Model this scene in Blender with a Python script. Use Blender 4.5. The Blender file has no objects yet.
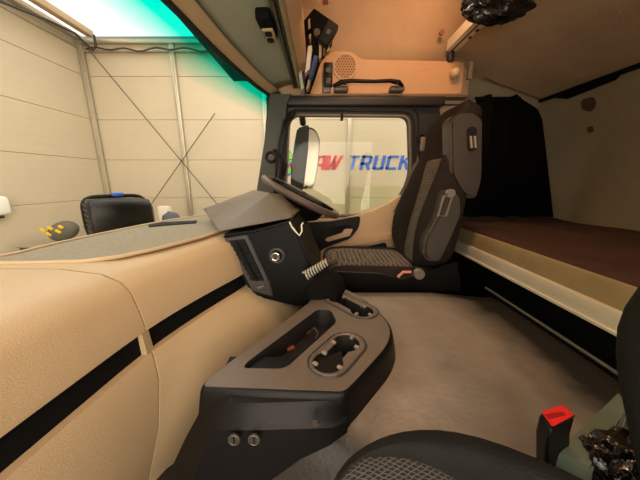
import bpy, bmesh, math, random
from mathutils import Vector, Matrix
random.seed(7)
C = bpy.context.scene.collection
PI = math.pi
S = bpy.context.scene

# ------------------------------------------------------------------ camera, world, lights, exposure
F = 255.0
PITCH = math.atan(60 / F)
CAM = Vector((0, 0, .74))
cd = bpy.data.cameras.new('camera')
cd.sensor_width = 36; cd.lens = F * 36 / 640; cd.clip_start = .01; cd.clip_end = 60
cam = bpy.data.objects.new('camera', cd); C.objects.link(cam)
cam.location = CAM; cam.rotation_euler = (PI / 2 - PITCH, 0, 0)
S.camera = cam
S.view_settings.view_transform = 'Standard'; S.view_settings.look = 'None'
S.view_settings.gamma = 1; S.view_settings.use_curve_mapping = False
S.view_settings.exposure = 0.20

w = bpy.data.worlds.new('world'); S.world = w; w.use_nodes = True
w.node_tree.nodes['Background'].inputs[0].default_value = (.9, .88, .8, 1)
w.node_tree.nodes['Background'].inputs[1].default_value = .35

def lamp(name, kind, loc, energy, color, size=.1, rot=(0, 0, 0), size_y=None):
    l = bpy.data.lights.new(name, kind); l.energy = energy; l.color = color
    if kind == 'AREA':
        l.size = size
        if size_y: l.shape = 'RECTANGLE'; l.size_y = size_y
    elif kind in ('POINT', 'SPOT'): l.shadow_soft_size = size
    o = bpy.data.objects.new(name, l); C.objects.link(o); o.location = loc; o.rotation_euler = rot
    return o
# workshop lamps: one over the front of the truck, one over the passenger side, one past the driver side
lamp('hall_lamp', 'AREA', (-2.3, 1.0, 2.6), 26, (1, .97, .93), 1.6, (0, 0, 0), 4.0)
lamp('hall_lamp', 'AREA', (.4, 3.1, 2.6), 32, (1, .94, .89), 4.0, (0, 0, 0), 1.2)
lamp('hall_lamp', 'AREA', (.2, -1.7, 2.3), 40, (1, .88, .74), 2.4, (math.radians(38), 0, 0), 1.0)
# warm cab lamps
lamp('cab_lamp', 'AREA', (.36, .80, 1.84), 7.0, (1, .60, .33), .30, (math.radians(20), 0, 0), .12)
lamp('cab_reading_lamp', 'POINT', (.62, 1.30, 1.62), 2.0, (1, .50, .24), .04)
# unseen fill light added on the passenger side to brighten the cab
lamp('passenger_fill_light', 'AREA', (.5, -2.8, 0.7), 190, (1, .87, .74), 4.6, (math.radians(90), 0, 0), 2.4)

# ------------------------------------------------------------------ helpers
def at(u, v, X=None, Y=None, Z=None):
    """point of a real plane (X, Y or Z given) measured in the photograph"""
    a = (u - 320) / F; b = (240 - v) / F
    d = Vector((a, math.cos(PITCH) + b * math.sin(PITCH), -math.sin(PITCH) + b * math.cos(PITCH)))
    t = X / d.x if X is not None else Y / d.y if Y is not None else (Z - CAM.z) / d.z
    return CAM + d * t

def rgb(*c):
    return tuple(((x / 255) / 12.92 if x / 255 <= .04045 else ((x / 255 + .055) / 1.055) ** 2.4) for x in c) + (1,)

MATS = {}
def mat(name, col, rough=.6, metal=0, bump=0, bscale=60, var=0, vscale=6, spec=.5, sheen=0, coat=0):
    if name in MATS: return MATS[name]
    m = bpy.data.materials.new(name); m.use_nodes = True; MATS[name] = m
    nt = m.node_tree; N = nt.nodes; L = nt.links; p = N['Principled BSDF']
    p.inputs['Base Color'].default_value = col; p.inputs['Roughness'].default_value = rough
    p.inputs['Metallic'].default_value = metal; p.inputs['Specular IOR Level'].default_value = spec
    if sheen: p.inputs['Sheen Weight'].default_value = sheen
    if coat: p.inputs['Coat Weight'].default_value = coat
    tc = N.new('ShaderNodeTexCoord')
    if var:
        n = N.new('ShaderNodeTexNoise'); n.inputs['Scale'].default_value = vscale; n.inputs['Detail'].default_value = 6
        n.inputs['Roughness'].default_value = .65
        L.new(tc.outputs['Object'], n.inputs['Vector'])
        r = N.new('ShaderNodeValToRGB'); L.new(n.outputs['Fac'], r.inputs['Fac'])
        r.color_ramp.elements[0].position = .3; r.color_ramp.elements[1].position = .7
        r.color_ramp.elements[0].color = tuple(c * (1 - var) for c in col[:3]) + (1,)
        r.color_ramp.elements[1].color = tuple(min(1, c * (1 + var)) for c in col[:3]) + (1,)
        L.new(r.outputs['Color'], p.inputs['Base Color'])
    if bump:
        n2 = N.new('ShaderNodeTexNoise'); n2.inputs['Scale'].default_value = bscale; n2.inputs['Detail'].default_value = 3
        L.new(tc.outputs['Object'], n2.inputs['Vector'])
        b = N.new('ShaderNodeBump'); b.inputs['Strength'].default_value = bump; b.inputs['Distance'].default_value = .01
        L.new(n2.outputs['Fac'], b.inputs['Height']); L.new(b.outputs['Normal'], p.inputs['Normal'])
    return m

def emis(name, col, strength):
    m = bpy.data.materials.new(name); m.use_nodes = True; MATS[name] = m
    p = m.node_tree.nodes['Principled BSDF']
    p.inputs['Base Color'].default_value = col
    p.inputs['Emission Color'].default_value = col; p.inputs['Emission Strength'].default_value = strength
    return m

def glass(name, col, band=None, z0=1.06, z1=1.2):
    m = bpy.data.materials.new(name); m.use_nodes = True; MATS[name] = m
    nt = m.node_tree; N = nt.nodes; L = nt.links; N.remove(N['Principled BSDF'])
    out = N['Material Output']; t = N.new('ShaderNodeBsdfTransparent'); g = N.new('ShaderNodeBsdfGlossy')
    g.inputs['Roughness'].default_value = .01; g.inputs['Color'].default_value = (.8, .8, .8, 1)
    t.inputs['Color'].default_value = col
    lw = N.new('ShaderNodeLayerWeight'); lw.inputs['Blend'].default_value = .5
    pw = N.new('ShaderNodeMath'); pw.operation = 'POWER'; pw.inputs[1].default_value = 5
    L.new(lw.outputs['Facing'], pw.inputs[0])
    fr = N.new('ShaderNodeMath'); fr.operation = 'MULTIPLY_ADD'; fr.inputs[1].default_value = .9; fr.inputs[2].default_value = .012
    L.new(pw.outputs[0], fr.inputs[0])
    mx = N.new('ShaderNodeMixShader')
    L.new(fr.outputs[0], mx.inputs[0]); L.new(t.outputs[0], mx.inputs[1]); L.new(g.outputs[0], mx.inputs[2])
    L.new(mx.outputs[0], out.inputs['Surface'])
    if band:
        tc = N.new('ShaderNodeTexCoord'); sx = N.new('ShaderNodeSeparateXYZ'); L.new(tc.outputs['Object'], sx.inputs[0])
        mr = N.new('ShaderNodeMapRange'); mr.inputs['From Min'].default_value = z0; mr.inputs['From Max'].default_value = z1
        L.new(sx.outputs['Z'], mr.inputs['Value'])
        r = N.new('ShaderNodeValToRGB'); L.new(mr.outputs[0], r.inputs['Fac'])
        r.color_ramp.elements[0].color = col; r.color_ramp.elements[1].color = band
        r.color_ramp.elements[0].position = .1; r.color_ramp.elements[1].position = .75
        L.new(r.outputs['Color'], t.inputs['Color'])
    return m

def link(name, me, m=None, parent=None, smooth=None):
    o = bpy.data.objects.new(name, me); C.objects.link(o)
    if m is not None: me.materials.append(m)
    if parent: o.parent = parent
    if smooth is not None:
        for p in me.polygons: p.use_smooth = True
        me.set_sharp_from_angle(angle=math.radians(smooth))
    return o
def tomesh(bm):
    bmesh.ops.recalc_face_normals(bm, faces=bm.faces[:])
    me = bpy.data.meshes.new('m'); bm.to_mesh(me); bm.free(); return me
def obj(name, bm, m, parent=None, smooth=40): return link(name, tomesh(bm), m, parent, smooth)
def thing(name, label, cat, loc=(0, 0, 0), group=None):
    o = bpy.data.objects.new(name, None); C.objects.link(o); o.empty_display_size = .1
    o['label'] = label; o['category'] = cat
    if group: o['group'] = group
    return o
def tag(o, label, cat, group=None):
    o['label'] = label; o['category'] = cat
    if group: o['group'] = group
    return o
def struct(o, label=None, cat=None):
    o['kind'] = 'structure'
    if label: o['label'] = label
    if cat: o['category'] = cat
    return o
def rebase(root, loc):
    """put the thing's Empty at its base, keeping its parts where they are"""
    loc = Vector(loc); root.location = loc
    for c in root.children: c.matrix_parent_inverse = Matrix.Translation(-loc)

def add_box(bm, lo, hi, bev=0, seg=2, rot=None, piv=None):
    b2 = bmesh.new(); bmesh.ops.create_cube(b2, size=1)
    for v in b2.verts:
        v.co = Vector(((lo[i] + hi[i]) / 2 + v.co[i] * (hi[i] - lo[i])) for i in range(3))
    if bev: bmesh.ops.bevel(b2, geom=b2.edges[:], offset=bev, segments=seg, affect='EDGES', profile=.5)
    if rot is not None:
        c = Vector(piv) if piv else Vector(((lo[i] + hi[i]) / 2) for i in range(3))
        for v in b2.verts: v.co = rot @ (v.co - c) + c
    me = bpy.data.meshes.new('t'); b2.to_mesh(me); b2.free(); bm.from_mesh(me); bpy.data.meshes.remove(me)
    return bm
def box(lo, hi, bev=0, seg=2, rot=None, piv=None): return add_box(bmesh.new(), lo, hi, bev, seg, rot, piv)

def add_prism(bm, pts, off, bev=0):
    """pts: 3D polygon, off: extrusion vector"""
    b2 = bmesh.new(); off = Vector(off)
    a = [b2.verts.new(p) for p in pts]; f = b2.faces.new(a)
    r = bmesh.ops.extrude_face_region(b2, geom=[f])
    vs = [v for v in r['geom'] if isinstance(v, bmesh.types.BMVert)]
    bmesh.ops.translate(b2, verts=vs, vec=off)
    if bev: bmesh.ops.bevel(b2, geom=b2.edges[:], offset=bev, segments=2, affect='EDGES')
    me = bpy.data.meshes.new('t'); b2.to_mesh(me); b2.free(); bm.from_mesh(me); bpy.data.meshes.remove(me)
    return bm
def prism(pts, off, bev=0): return add_prism(bmesh.new(), pts, off, bev)

def add_tube(bm, pts, r, n=8, cap=True):
    pts = [Vector(p) for p in pts]; rs = r if isinstance(r, (list, tuple)) else [r] * len(pts)
    rings = []; up = None
    for i, p in enumerate(pts):
        t = (pts[min(i + 1, len(pts) - 1)] - pts[max(i - 1, 0)]).normalized()
        if up is None: up = t.orthogonal().normalized()
        up = (up - t * up.dot(t)); up = up.normalized() if up.length > 1e-6 else t.orthogonal().normalized()
        s = t.cross(up)
        rings.append([bm.verts.new(p + (up * math.cos(2 * PI * k / n) + s * math.sin(2 * PI * k / n)) * rs[i]) for k in range(n)])
    for a, b in zip(rings, rings[1:]):
        for k in range(n): bm.faces.new((a[k], a[(k + 1) % n], b[(k + 1) % n], b[k]))
    if cap: bm.faces.new(rings[0][::-1]); bm.faces.new(rings[-1])
    return bm
def tube(pts, r, n=8, cap=True): return add_tube(bmesh.new(), pts, r, n, cap)

def add_loft(bm, secs, cap=True):
    rings = [[bm.verts.new(p) for p in s] for s in secs]; n = len(rings[0])
    for a, b in zip(rings, rings[1:]):
        for k in range(n): bm.faces.new((a[k], a[(k + 1) % n], b[(k + 1) % n], b[k]))
    if cap: bm.faces.new(rings[0][::-1]); bm.faces.new(rings[-1])
    return bm
def loft(secs, cap=True): return add_loft(bmesh.new(), secs, cap)
def sheet(rows):
    bm = bmesh.new(); R = [[bm.verts.new(p) for p in r] for r in rows]
    for a, b in zip(R, R[1:]):
        for k in range(len(a) - 1): bm.faces.new((a[k], a[k + 1], b[k + 1], b[k]))
    return bm
def solid(o, t, off=-1):
    md = o.modifiers.new('s', 'SOLIDIFY'); md.thickness = t; md.offset = off; return o
def subsurf(o, n=2):
    md = o.modifiers.new('ss', 'SUBSURF'); md.levels = n; md.render_levels = n; return o
def bevmod(o, wd, seg=2):
    md = o.modifiers.new('b', 'BEVEL'); md.width = wd; md.segments = seg; md.limit_method = 'ANGLE'; md.angle_limit = math.radians(35); return o
def interp(tab, x):
    if x <= tab[0][0]: return tab[0][1]
    for (a, b), (c, d) in zip(tab, tab[1:]):
        if x <= c: return b + (d - b) * (x - a) / (c - a)
    return tab[-1][1]
def smooth_tab(tab, x, w=.05): return sum(interp(tab, x + w * k) for k in (-2, -1, 0, 1, 2)) / 5
def disc(c, r, axis, depth, n=20, r2=None):
    bm = bmesh.new(); axis = Vector(axis).normalized(); c = Vector(c)
    add_tube(bm, [c, c + axis * depth], [r, r if r2 is None else r2], n); return bm
def ring(c, R, r, axis, n=24, m=8):
    bm = bmesh.new(); ax = Vector(axis).normalized(); u = ax.orthogonal().normalized(); v = ax.cross(u); c = Vector(c)
    rings = []
    for i in range(n):
        a = 2 * PI * i / n; d = u * math.cos(a) + v * math.sin(a)
        rings.append([bm.verts.new(c + d * (R + r * math.cos(2 * PI * k / m)) + ax * r * math.sin(2 * PI * k / m)) for k in range(m)])
    for i in range(n):
        A = rings[i]; B = rings[(i + 1) % n]
        for k in range(m): bm.faces.new((A[k], A[(k + 1) % m], B[(k + 1) % m], B[k]))
    return bm

# ------------------------------------------------------------------ materials
M_cream = mat('cream_cladding', rgb(202, 187, 161), .55, var=.03, vscale=2)
nt = M_cream.node_tree
tc = nt.nodes.new('ShaderNodeTexCoord'); wv = nt.nodes.new('ShaderNodeTexWave'); wv.bands_direction = 'Z'
wv.inputs['Scale'].default_value = 3.2; nt.links.new(tc.outputs['Object'], wv.inputs['Vector'])
bp = nt.nodes.new('ShaderNodeBump'); bp.inputs['Strength'].default_value = .05; bp.inputs['Distance'].default_value = .01
nt.links.new(wv.outputs['Fac'], bp.inputs['Height']); nt.links.new(bp.outputs['Normal'], nt.nodes['Principled BSDF'].inputs['Normal'])
M_joint = mat('cladding_joint', rgb(186, 174, 148), .8)
M_alu = mat('aluminium', rgb(190, 180, 160), .35, .6, var=.08, vscale=12)
M_roof = emis('glowing_roof_sheet', (1, .98, .95, 1), 1.0)  # white roof sheet with an even glow of its own
M_ground = mat('workshop_floor', rgb(150, 142, 125), .6, var=.1)
M_beige = mat('beige_soft_plastic', rgb(196, 170, 132), .40, bump=.12, bscale=420, var=.05, vscale=3)
M_beige2 = mat('beige_hard_plastic', rgb(196, 165, 126), .55, bump=.15, bscale=350, var=.05, vscale=4)
M_pad = mat('grey_speckled_dash_pad', rgb(150, 143, 122), .7, bump=.5, bscale=260, var=.16, vscale=90)
M_black = mat('black_plastic', rgb(15, 13, 12), .42, spec=.22, bump=.1, bscale=300)
M_blackm = mat('matt_black_plastic', rgb(10, 9, 9), .8, spec=.15)
M_dkgrey = mat('dark_grey_plastic', rgb(52, 50, 48), .45, bump=.12, bscale=300, var=.06, vscale=8)
M_taupe = mat('taupe_plastic', rgb(102, 88, 76), .38, bump=.06, bscale=300, var=.1, vscale=9)
M_hood = mat('worn_grey_hood', rgb(96, 86, 72), .45, bump=.1, bscale=300, var=.08, vscale=6)
M_greyp = mat('grey_seat_plastic', rgb(68, 59, 50), .4, bump=.08, bscale=300, var=.05)
M_visor = mat('grey_green_visor_lining', rgb(172, 174, 152), .7, bump=.15, bscale=250, var=.06, vscale=5)
M_lining = mat('beige_headliner_fabric', rgb(178, 148, 116), .95, bump=.35, bscale=420, var=.1, vscale=4)
M_rearw = mat('dusty_rear_wall_lining', rgb(150, 138, 112), .95, bump=.35, bscale=380, var=.12, vscale=3)
M_bunk = mat('brown_bunk_fabric', rgb(190, 162, 128), .97, bump=.45, bscale=300, var=.12, vscale=5)
M_matt = mat('dark_brown_mattress', rgb(66, 42, 30), .8, bump=.5, bscale=30, var=.3, vscale=7)
M_cloth = mat('stained_beige_cloth', rgb(172, 152, 112), .9, bump=.3, bscale=200, var=.12, vscale=12)
M_white = mat('white_painted_metal', rgb(226, 216, 196), .35, var=.04, vscale=10)
M_tunnel = mat('worn_tunnel_vinyl', rgb(150, 136, 122), .38, bump=.15, bscale=90, var=.22, vscale=4)
M_floorm = mat('dark_floor_mat', rgb(38, 34, 31), .8, bump=.3, bscale=80)
M_velour = mat('black_velour', rgb(40, 33, 28), .95, spec=.2, bump=.3, bscale=400, var=.15, vscale=20)
M_curtain = mat('black_curtain_cloth', rgb(5, 4, 4), .95, spec=.1)
M_rubber = mat('black_rubber_seal', rgb(30, 27, 25), .6)
M_brown = mat('brown_window_surround', rgb(40, 33, 28), .5)
M_pillar = mat('grey_green_pillar_trim', rgb(66, 68, 60), .7, bump=.1, bscale=300)
M_chrome = mat('chrome', rgb(215, 210, 200), .2, 1)
M_red = mat('red_button', rgb(225, 45, 40), .35)
M_redl = mat('red_lettering', rgb(214, 16, 34), .6)
M_bluel = mat('blue_lettering', rgb(66, 112, 205), .6)
M_paper = mat('paper', rgb(226, 216, 200), .8)
M_paperb = mat('blue_booklet', rgb(52, 70, 118), .5)
M_papert = mat('tan_card', rgb(170, 130, 90), .7)
M_dark = mat('dark_void', rgb(8, 8, 8), .9)
M_strip = mat('grey_green_seat_trim', rgb(112, 122, 104), .6, var=.1, vscale=20)
M_yellow = mat('yellow_print', rgb(225, 185, 40), .5)
M_blue = mat('blue_plastic', rgb(40, 90, 190), .4)
M_orange = mat('orange_plastic', rgb(226, 90, 40), .5)
M_slate = mat('slate_blue_cloth', rgb(78, 84, 100), .8)

def weave(name, base, line, sx, sz, freq, dirs='XZ'):
    """real woven pattern: light wavy threads on dark cloth"""
    m = mat(name, base, .92, bump=.2, bscale=400)
    nt = m.node_tree; N = nt.nodes; L = nt.links; p = N['Principled BSDF']
    tc = N.new('ShaderNodeTexCoord'); mp = N.new('ShaderNodeMapping'); mp.inputs['Scale'].default_value = (sx, sx, sz)
    L.new(tc.outputs['Object'], mp.inputs[0])
    cols = []
    for sgn in (1, -1):
        mp2 = N.new('ShaderNodeMapping'); mp2.inputs['Rotation'].default_value = (0, .35 * sgn, .5 * sgn)
        L.new(mp.outputs[0], mp2.inputs[0])
        wv = N.new('ShaderNodeTexWave'); wv.bands_direction = 'Y' if dirs == 'XY' else 'Z'
        wv.inputs['Scale'].default_value = freq; wv.inputs['Distortion'].default_value = 2.5
        wv.inputs['Detail Scale'].default_value = 1.5
        L.new(mp2.outputs[0], wv.inputs['Vector'])
        r = N.new('ShaderNodeValToRGB'); r.color_ramp.elements[0].position = .80; r.color_ramp.elements[1].position = .95
        L.new(wv.outputs['Fac'], r.inputs['Fac']); cols.append(r)
    mx = N.new('ShaderNodeMath'); mx.operation = 'MAXIMUM'
    L.new(cols[0].outputs[0], mx.inputs[0]); L.new(cols[1].outputs[0], mx.inputs[1])
    mc = N.new('ShaderNodeMix'); mc.data_type = 'RGBA'
    mc.inputs['A'].default_value = base; mc.inputs['B'].default_value = line
    L.new(mx.outputs[0], mc.inputs['Factor']); L.new(mc.outputs['Result'], p.inputs['Base Color'])
    return m
M_weave1 = weave('woven_seat_fabric_driver', rgb(70, 60, 51), rgb(122, 107, 92), 8, 8, 5)
M_weave2 = weave('woven_seat_fabric_passenger', rgb(32, 31, 29), rgb(92, 87, 80), 9, 9, 7, 'XY')

G_wind = glass('windscreen_glass', (.93, .95, .90, 1), (.0, .62, .52, 1), 1.06, 1.20)
G_side = glass('side_glass', (.94, .96, .92, 1))

# ------------------------------------------------------------------ the workshop hall around the truck
GZ = -1.40; HX = -3.45; HY = 4.2; HZ = 2.72
root = struct(link('wall_back', tomesh(box((HX - .05, HY + .04, GZ), (6.0, HY + .1, HZ))), M_joint))
cols_x = [HX] + [-2.12 + 1.285 * k for k in range(0, 7)]
rows_z = [GZ + .02 + .0, -.72, -.13, .455, 1.045, 1.63, 2.22, 2.62]
pm = {}
for i in range(len(cols_x) - 1):
    for j in range(len(rows_z) - 1):
        wd = cols_x[i + 1] - cols_x[i] - .004; h = rows_z[j + 1] - rows_z[j] - .004
        key = (round(wd, 3), round(h, 3))
        if key not in pm:
            pm[key] = tomesh(box((0, 0, 0), (wd, .036, h), .003, 1)); pm[key].materials.append(M_cream)
        o = bpy.data.objects.new('panel', pm[key]); C.objects.link(o); o.parent = root
        o.location = (cols_x[i] + .003, HY, rows_z[j] + .003)
root = struct(link('wall_front', tomesh(box((HX - .1, -3.0, GZ), (HX - .04, HY + .1, HZ))), M_joint))
ys = [-3.0, -.6, 1.8, HY]
for i in range(3):
    for j in range(len(rows_z) - 1):
        wd = ys[i + 1] - ys[i] - .004; h = rows_z[j + 1] - rows_z[j] - .004
        key = ('f', round(wd, 3), round(h, 3))
        if key not in pm:
            pm[key] = tomesh(box((0, 0, 0), (.036, wd, h), .003, 1)); pm[key].materials.append(M_cream)
        o = bpy.data.objects.new('panel', pm[key]); C.objects.link(o); o.parent = root
        o.location = (HX - .037, ys[i] + .003, rows_z[j] + .003)
struct(link('wall_right', tomesh(box((6.0, -3.0, GZ), (6.08, HY + .1, HZ))), M_cream))
struct(link('wall_near', tomesh(box((HX - .1, -3.08, GZ), (6.08, -3.0, HZ))), M_cream))
struct(link('floor_hall', tomesh(box((HX - .1, -3.08, GZ - .05), (6.08, HY + .1, GZ))), M_ground))
struct(link('ceiling_hall', tomesh(box((HX - .1, -3.08, HZ + .06), (6.08, HY + .1, HZ + .1))), M_roof))
# seams of the roof sheet
struct(link('trim_1', tomesh(box((HX + .15, -3, HZ + .045), (HX + .165, HY, HZ + .06))), M_joint))
# aluminium posts, top rails, cross-braces and cable
for nm, x, y, wd in (('corner', HX + .03, HY - .06, .09), ('mid', -2.12, HY - .05, .07), ('mid', .45, HY - .04, .06), ('mid', 1.735, HY - .04, .06), ('mid', -.835, HY - .04, .06), ('mid', 3.02, HY - .04, .06)):
    bm = box((x - wd / 2, y, GZ), (x + wd / 2, y + .04, HZ - .08), .008)
    add_box(bm, (x - wd * .14, y - .012, GZ), (x + wd * .14, y + .01, HZ - .09), .003)
    struct(obj('trim_post', bm, M_alu), 'aluminium corner post in the far left corner of the hall' if nm == 'corner' else None)
bm = box((HX - .02, HY - .07, HZ - .10), (6.0, HY - .01, HZ - .055), .004)
add_box(bm, (HX - .02, HY - .05, HZ - .20), (6.0, HY - .01, HZ - .175), .003)
struct(obj('trim_top_rail', bm, M_alu))
bm = box((HX + .0, -3, HZ - .06), (HX + .09, HY - .02, HZ + .0), .004)
add_box(bm, (HX - .02, -3, HZ - .16), (HX + .02, HY - .02, HZ - .13), .003)
struct(obj('trim_side_rail', bm, M_alu))
struct(obj('trim_ceiling_beam', box((HX + .22, -3, HZ - .05), (HX + .31, HY - .1, HZ + .03), .006), mat('tan_beam', rgb(200, 172, 138), .5)))
bz = [((-3.32, HY - .08, 2.60), (-1.62, HY - .08, .32)), ((-1.55, HY - .105, 1.70), (-2.75, HY - .105, .30))]
for k, (a, b) in enumerate(bz):
    t = obj('bracing_cable', tube([a, b], .006, 6), M_dkgrey)
    tag(t, ('thin steel bracing cable running down to the right across the cream wall' if k == 0 else 'short bracing cable running down to the left across the middle post'), 'cable', )
pts = [Vector((-3.30 + .09 * k, HY - .085, 2.535 + .018 * math.sin(k * 1.3) + .01 * math.sin(k * .6))) for k in range(22)]
tag(obj('power_cable', tube(pts, .011, 6), M_dkgrey), 'dark cable clipped along the top rail of the cream back wall', 'cable')
pts = [Vector((HX + .24, .9 + 0.33 * k, 2.56 + .05 * math.sin(k * .9) - .07 * math.sin(min(1, k / 9) * PI))) for k in range(10)]
pts += [Vector((HX + .28, HY - .12, 2.5)), Vector((HX + .34, HY - .14, 2.55)), Vector((HX + .35, HY - .15, 2.68))]
tag(obj('power_cable', tube(pts, .016, 6), M_dkgrey), 'sagging dark cable under the rails at the top left, ending in a hook', 'cable')

# lettering on the cladding (flat print raised by a millimetre-thin film)
LW = {
 'A': [((0,0),(1.3,0),(2.0,6.9),(1.6,7)), ((1.5,5.7),(2.4,7),(4.2,7),(3.1,5.7)), ((2.9,0),(4.3,0),(4.3,7),(2.9,7)), ((.9,1.7),(3.4,1.7),(3.4,2.9),(1.2,2.9))],
 'W': [((0,0),(1.1,0),(1.1,7),(0,7)), ((0,0),(1.5,0),(2.9,4.2),(2.3,5.6)), ((2.0,0),(3.2,0),(3.2,7),(2.1,7)), ((2.2,0),(3.6,0),(5.4,7),(4.2,7))],
 'T': [((0,5.7),(4.6,5.7),(4.6,7),(0,7)), ((1.6,0),(3.0,0),(3.0,7),(1.6,7))],
 'R': [((0,0),(1.4,0),(1.4,7),(0,7)), ((0,5.8),(4.2,5.8),(3.7,7),(0,7)), ((3.1,3.2),(4.4,3.8),(4.4,6.4),(3.1,6.6)), ((0,2.5),(3.8,2.5),(4.3,3.7),(0,3.7)), ((2.0,2.6),(3.4,2.6),(4.6,0),(3.1,0))],
 'U': [((0,.6),(1.4,.6),(1.4,7),(0,7)), ((0,.7),(.7,0),(3.8,0),(4.5,.7),(4.5,1.3),(0,1.3)), ((3.1,.6),(4.5,.6),(4.5,7),(3.1,7))],
 'C': [((0,.6),(1.4,.6),(1.4,6.4),(0,6.4)), ((0,1.3),(0,.7),(.7,0),(4.4,0),(4.4,1.3)), ((0,5.7),(0,6.3),(.7,7),(4.4,7),(4.4,5.7))],
 'K': [((0,0),(1.4,0),(1.4,7),(0,7)), ((1.0,2.9),(1.0,4.3),(3.1,7),(4.7,7)), ((1.5,3.9),(2.6,4.4),(4.8,0),(3.2,0))]}
bw = bpy.data.objects['wall_back']
def word(txt, x, z, h, m, sc_x=1.0):
    s = h / 7
    for ch in txt:
        bm = bmesh.new()
        for q in LW[ch]:
            add_prism(bm, [(x + s * (px * sc_x + pz * .20), HY - .004, z + s * pz) for px, pz in q], (0, .006, 0))
        o = obj('letter', bm, m, bw, None)
        x += s * sc_x * {'W': 5.6, 'A': 4.35}.get(ch, 5.15)
word('AW', -.125, .895, .22, M_redl, 1.50)
word('TRUCK', .415, .895, .22, M_bluel, 1.26)
# globe emblem: blue disc with green land and an orange ring segment
def emblem(name, poly, m, d): return obj(name, prism([(x, HY - d, z) for x, z in poly], (0, .004, 0)), m, bw, None)
gc = (-.62, 1.0)
emblem('emblem_globe', [(gc[0] + .235 * math.cos(a * PI / 16), gc[1] + .235 * math.sin(a * PI / 16)) for a in range(32)], M_bluel, .004)
emblem('emblem_land', [(gc[0] + x, gc[1] + z) for x, z in ((.00, .22), (.10, .20), (.18, .14), (.21, .05), (.14, .01), (.12, -.03), (.04, -.02), (-.02, .05), (-.10, .09), (-.08, .17))], mat('green_print', rgb(130, 196, 74), .6), .007)
emblem('emblem_land', [(gc[0] + x, gc[1] + z) for x, z in ((.12, -.07), (.19, -.06), (.17, -.14), (.10, -.17), (.07, -.12))], MATS['green_print'], .007)
emblem('emblem_dot', [(gc[0] + .17 + .035 * math.cos(a * PI / 6), gc[1] - .04 + .035 * math.sin(a * PI / 6)) for a in range(12)], M_redl, .009)

# steel cabinet in the hall that carries the things seen beyond the dashboard
def rack(name, lo, hi, label):
    t = thing(name, label, 'cabinet')
    obj('body', box(lo, hi, .01), M_dkgrey, t)
    obj('top', box((lo[0] - .02, lo[1] - .02, hi[2]), (hi[0] + .02, hi[1] + .02, hi[2] + .02), .004), M_alu, t)
    rebase(t, ((lo[0] + hi[0]) / 2, (lo[1] + hi[1]) / 2, lo[2])); return t
rack('storage_cabinet', (-3.3, 2.7, GZ), (-2.2, 3.15, .02), 'grey steel cabinet standing in the hall left of the dashboard')
rack('storage_cabinet', (-2.15, 3.0, GZ), (-1.45, 3.5, .095), 'grey steel cabinet in the hall behind the black mirror housing')
# grey holdall with yellow print
t = thing('holdall', 'grey and black holdall with yellow print beyond the dashboard', 'bag')
c = at(62, 230, Y=2.9)
bm = bmesh.new(); bmesh.ops.create_icosphere(bm, subdivisions=3, radius=1)
for v in bm.verts: v.co = Vector((c.x + .14 * v.co.x + .04 * v.co.z, 2.92 + .13 * v.co.y, .04 + .12 + .12 * v.co.z * (1 if v.co.z > 0 else 1)))
obj('body', bm, mat('grey_bag_cloth', rgb(96, 92, 80), .8, bump=.3, bscale=60), t)
bm = bmesh.new()
for dx, dz, hw in ((-.11, .06, .035), (-.02, .085, .03), (.06, .05, .03), (-.05, .02, .03), (.10, .10, .025)):
    add_box(bm, (c.x + dx - hw, 2.785, .13 + dz - .014), (c.x + dx + hw, 2.81, .13 + dz + .014), .006, rot=Matrix.Rotation(.5, 3, 'Y'))
obj('print', bm, M_yellow, t)
rebase(t, (c.x, 2.92, .04))
t = thing('tool_box', 'small grey tool box between the holdall and the black mirror housing', 'box')
obj('body', box((-2.72, 2.90, .04), (-2.50, 3.1, .20), .015), mat('grey_box_plastic', rgb(120, 118, 104), .6), t)
obj('lid', box((-2.73, 2.89, .20), (-2.49, 3.11, .23), .01), MATS['grey_box_plastic'], t); rebase(t, (-2.61, 3.0, .04))
# rags behind the mirror
tag(obj('orange_bottle', disc((-2.06, 3.1, .12), .035, (0, 0, 1), .24, 12, .022), M_orange), 'orange bottle just right of the black mirror housing', 'bottle')
bm = bmesh.new(); bmesh.ops.create_icosphere(bm, subdivisions=3, radius=1)
for v in bm.verts:
    n = 1 + .15 * math.sin(7 * v.co.x + 3 * v.co.z) * math.cos(5 * v.co.y)
    v.co = Vector((-1.88 + .11 * v.co.x * n, 3.2 + .10 * v.co.y, .12 + .115 + .115 * v.co.z * n))
tag(obj('rag_heap', bm, M_slate), 'slate blue heap of cloth beyond the dashboard right of the mirror housing', 'cloth')
tag(obj('paper_pack', box((-2.14, 3.36, .12), (-2.0, 3.44, .40), .01), M_paper), 'white pack standing behind the slate blue cloth', 'pack')
t = thing('wall_dispenser', 'white rounded dispenser on the front hall wall at the left edge', 'dispenser')
c = at(0, 206, X=HX + .06)
obj('body', box((HX, c.y - .12, c.z - .10), (HX + .10, c.y + .075, c.z + .10), .035, 3), mat('white_plastic', rgb(240, 236, 225), .3), t)
obj('nozzle', box((HX + .03, c.y - .03, c.z - .13), (HX + .07, c.y + .01, c.z - .09), .005), M_dkgrey, t)
rebase(t, (HX, c.y, c.z - .1))

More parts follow.
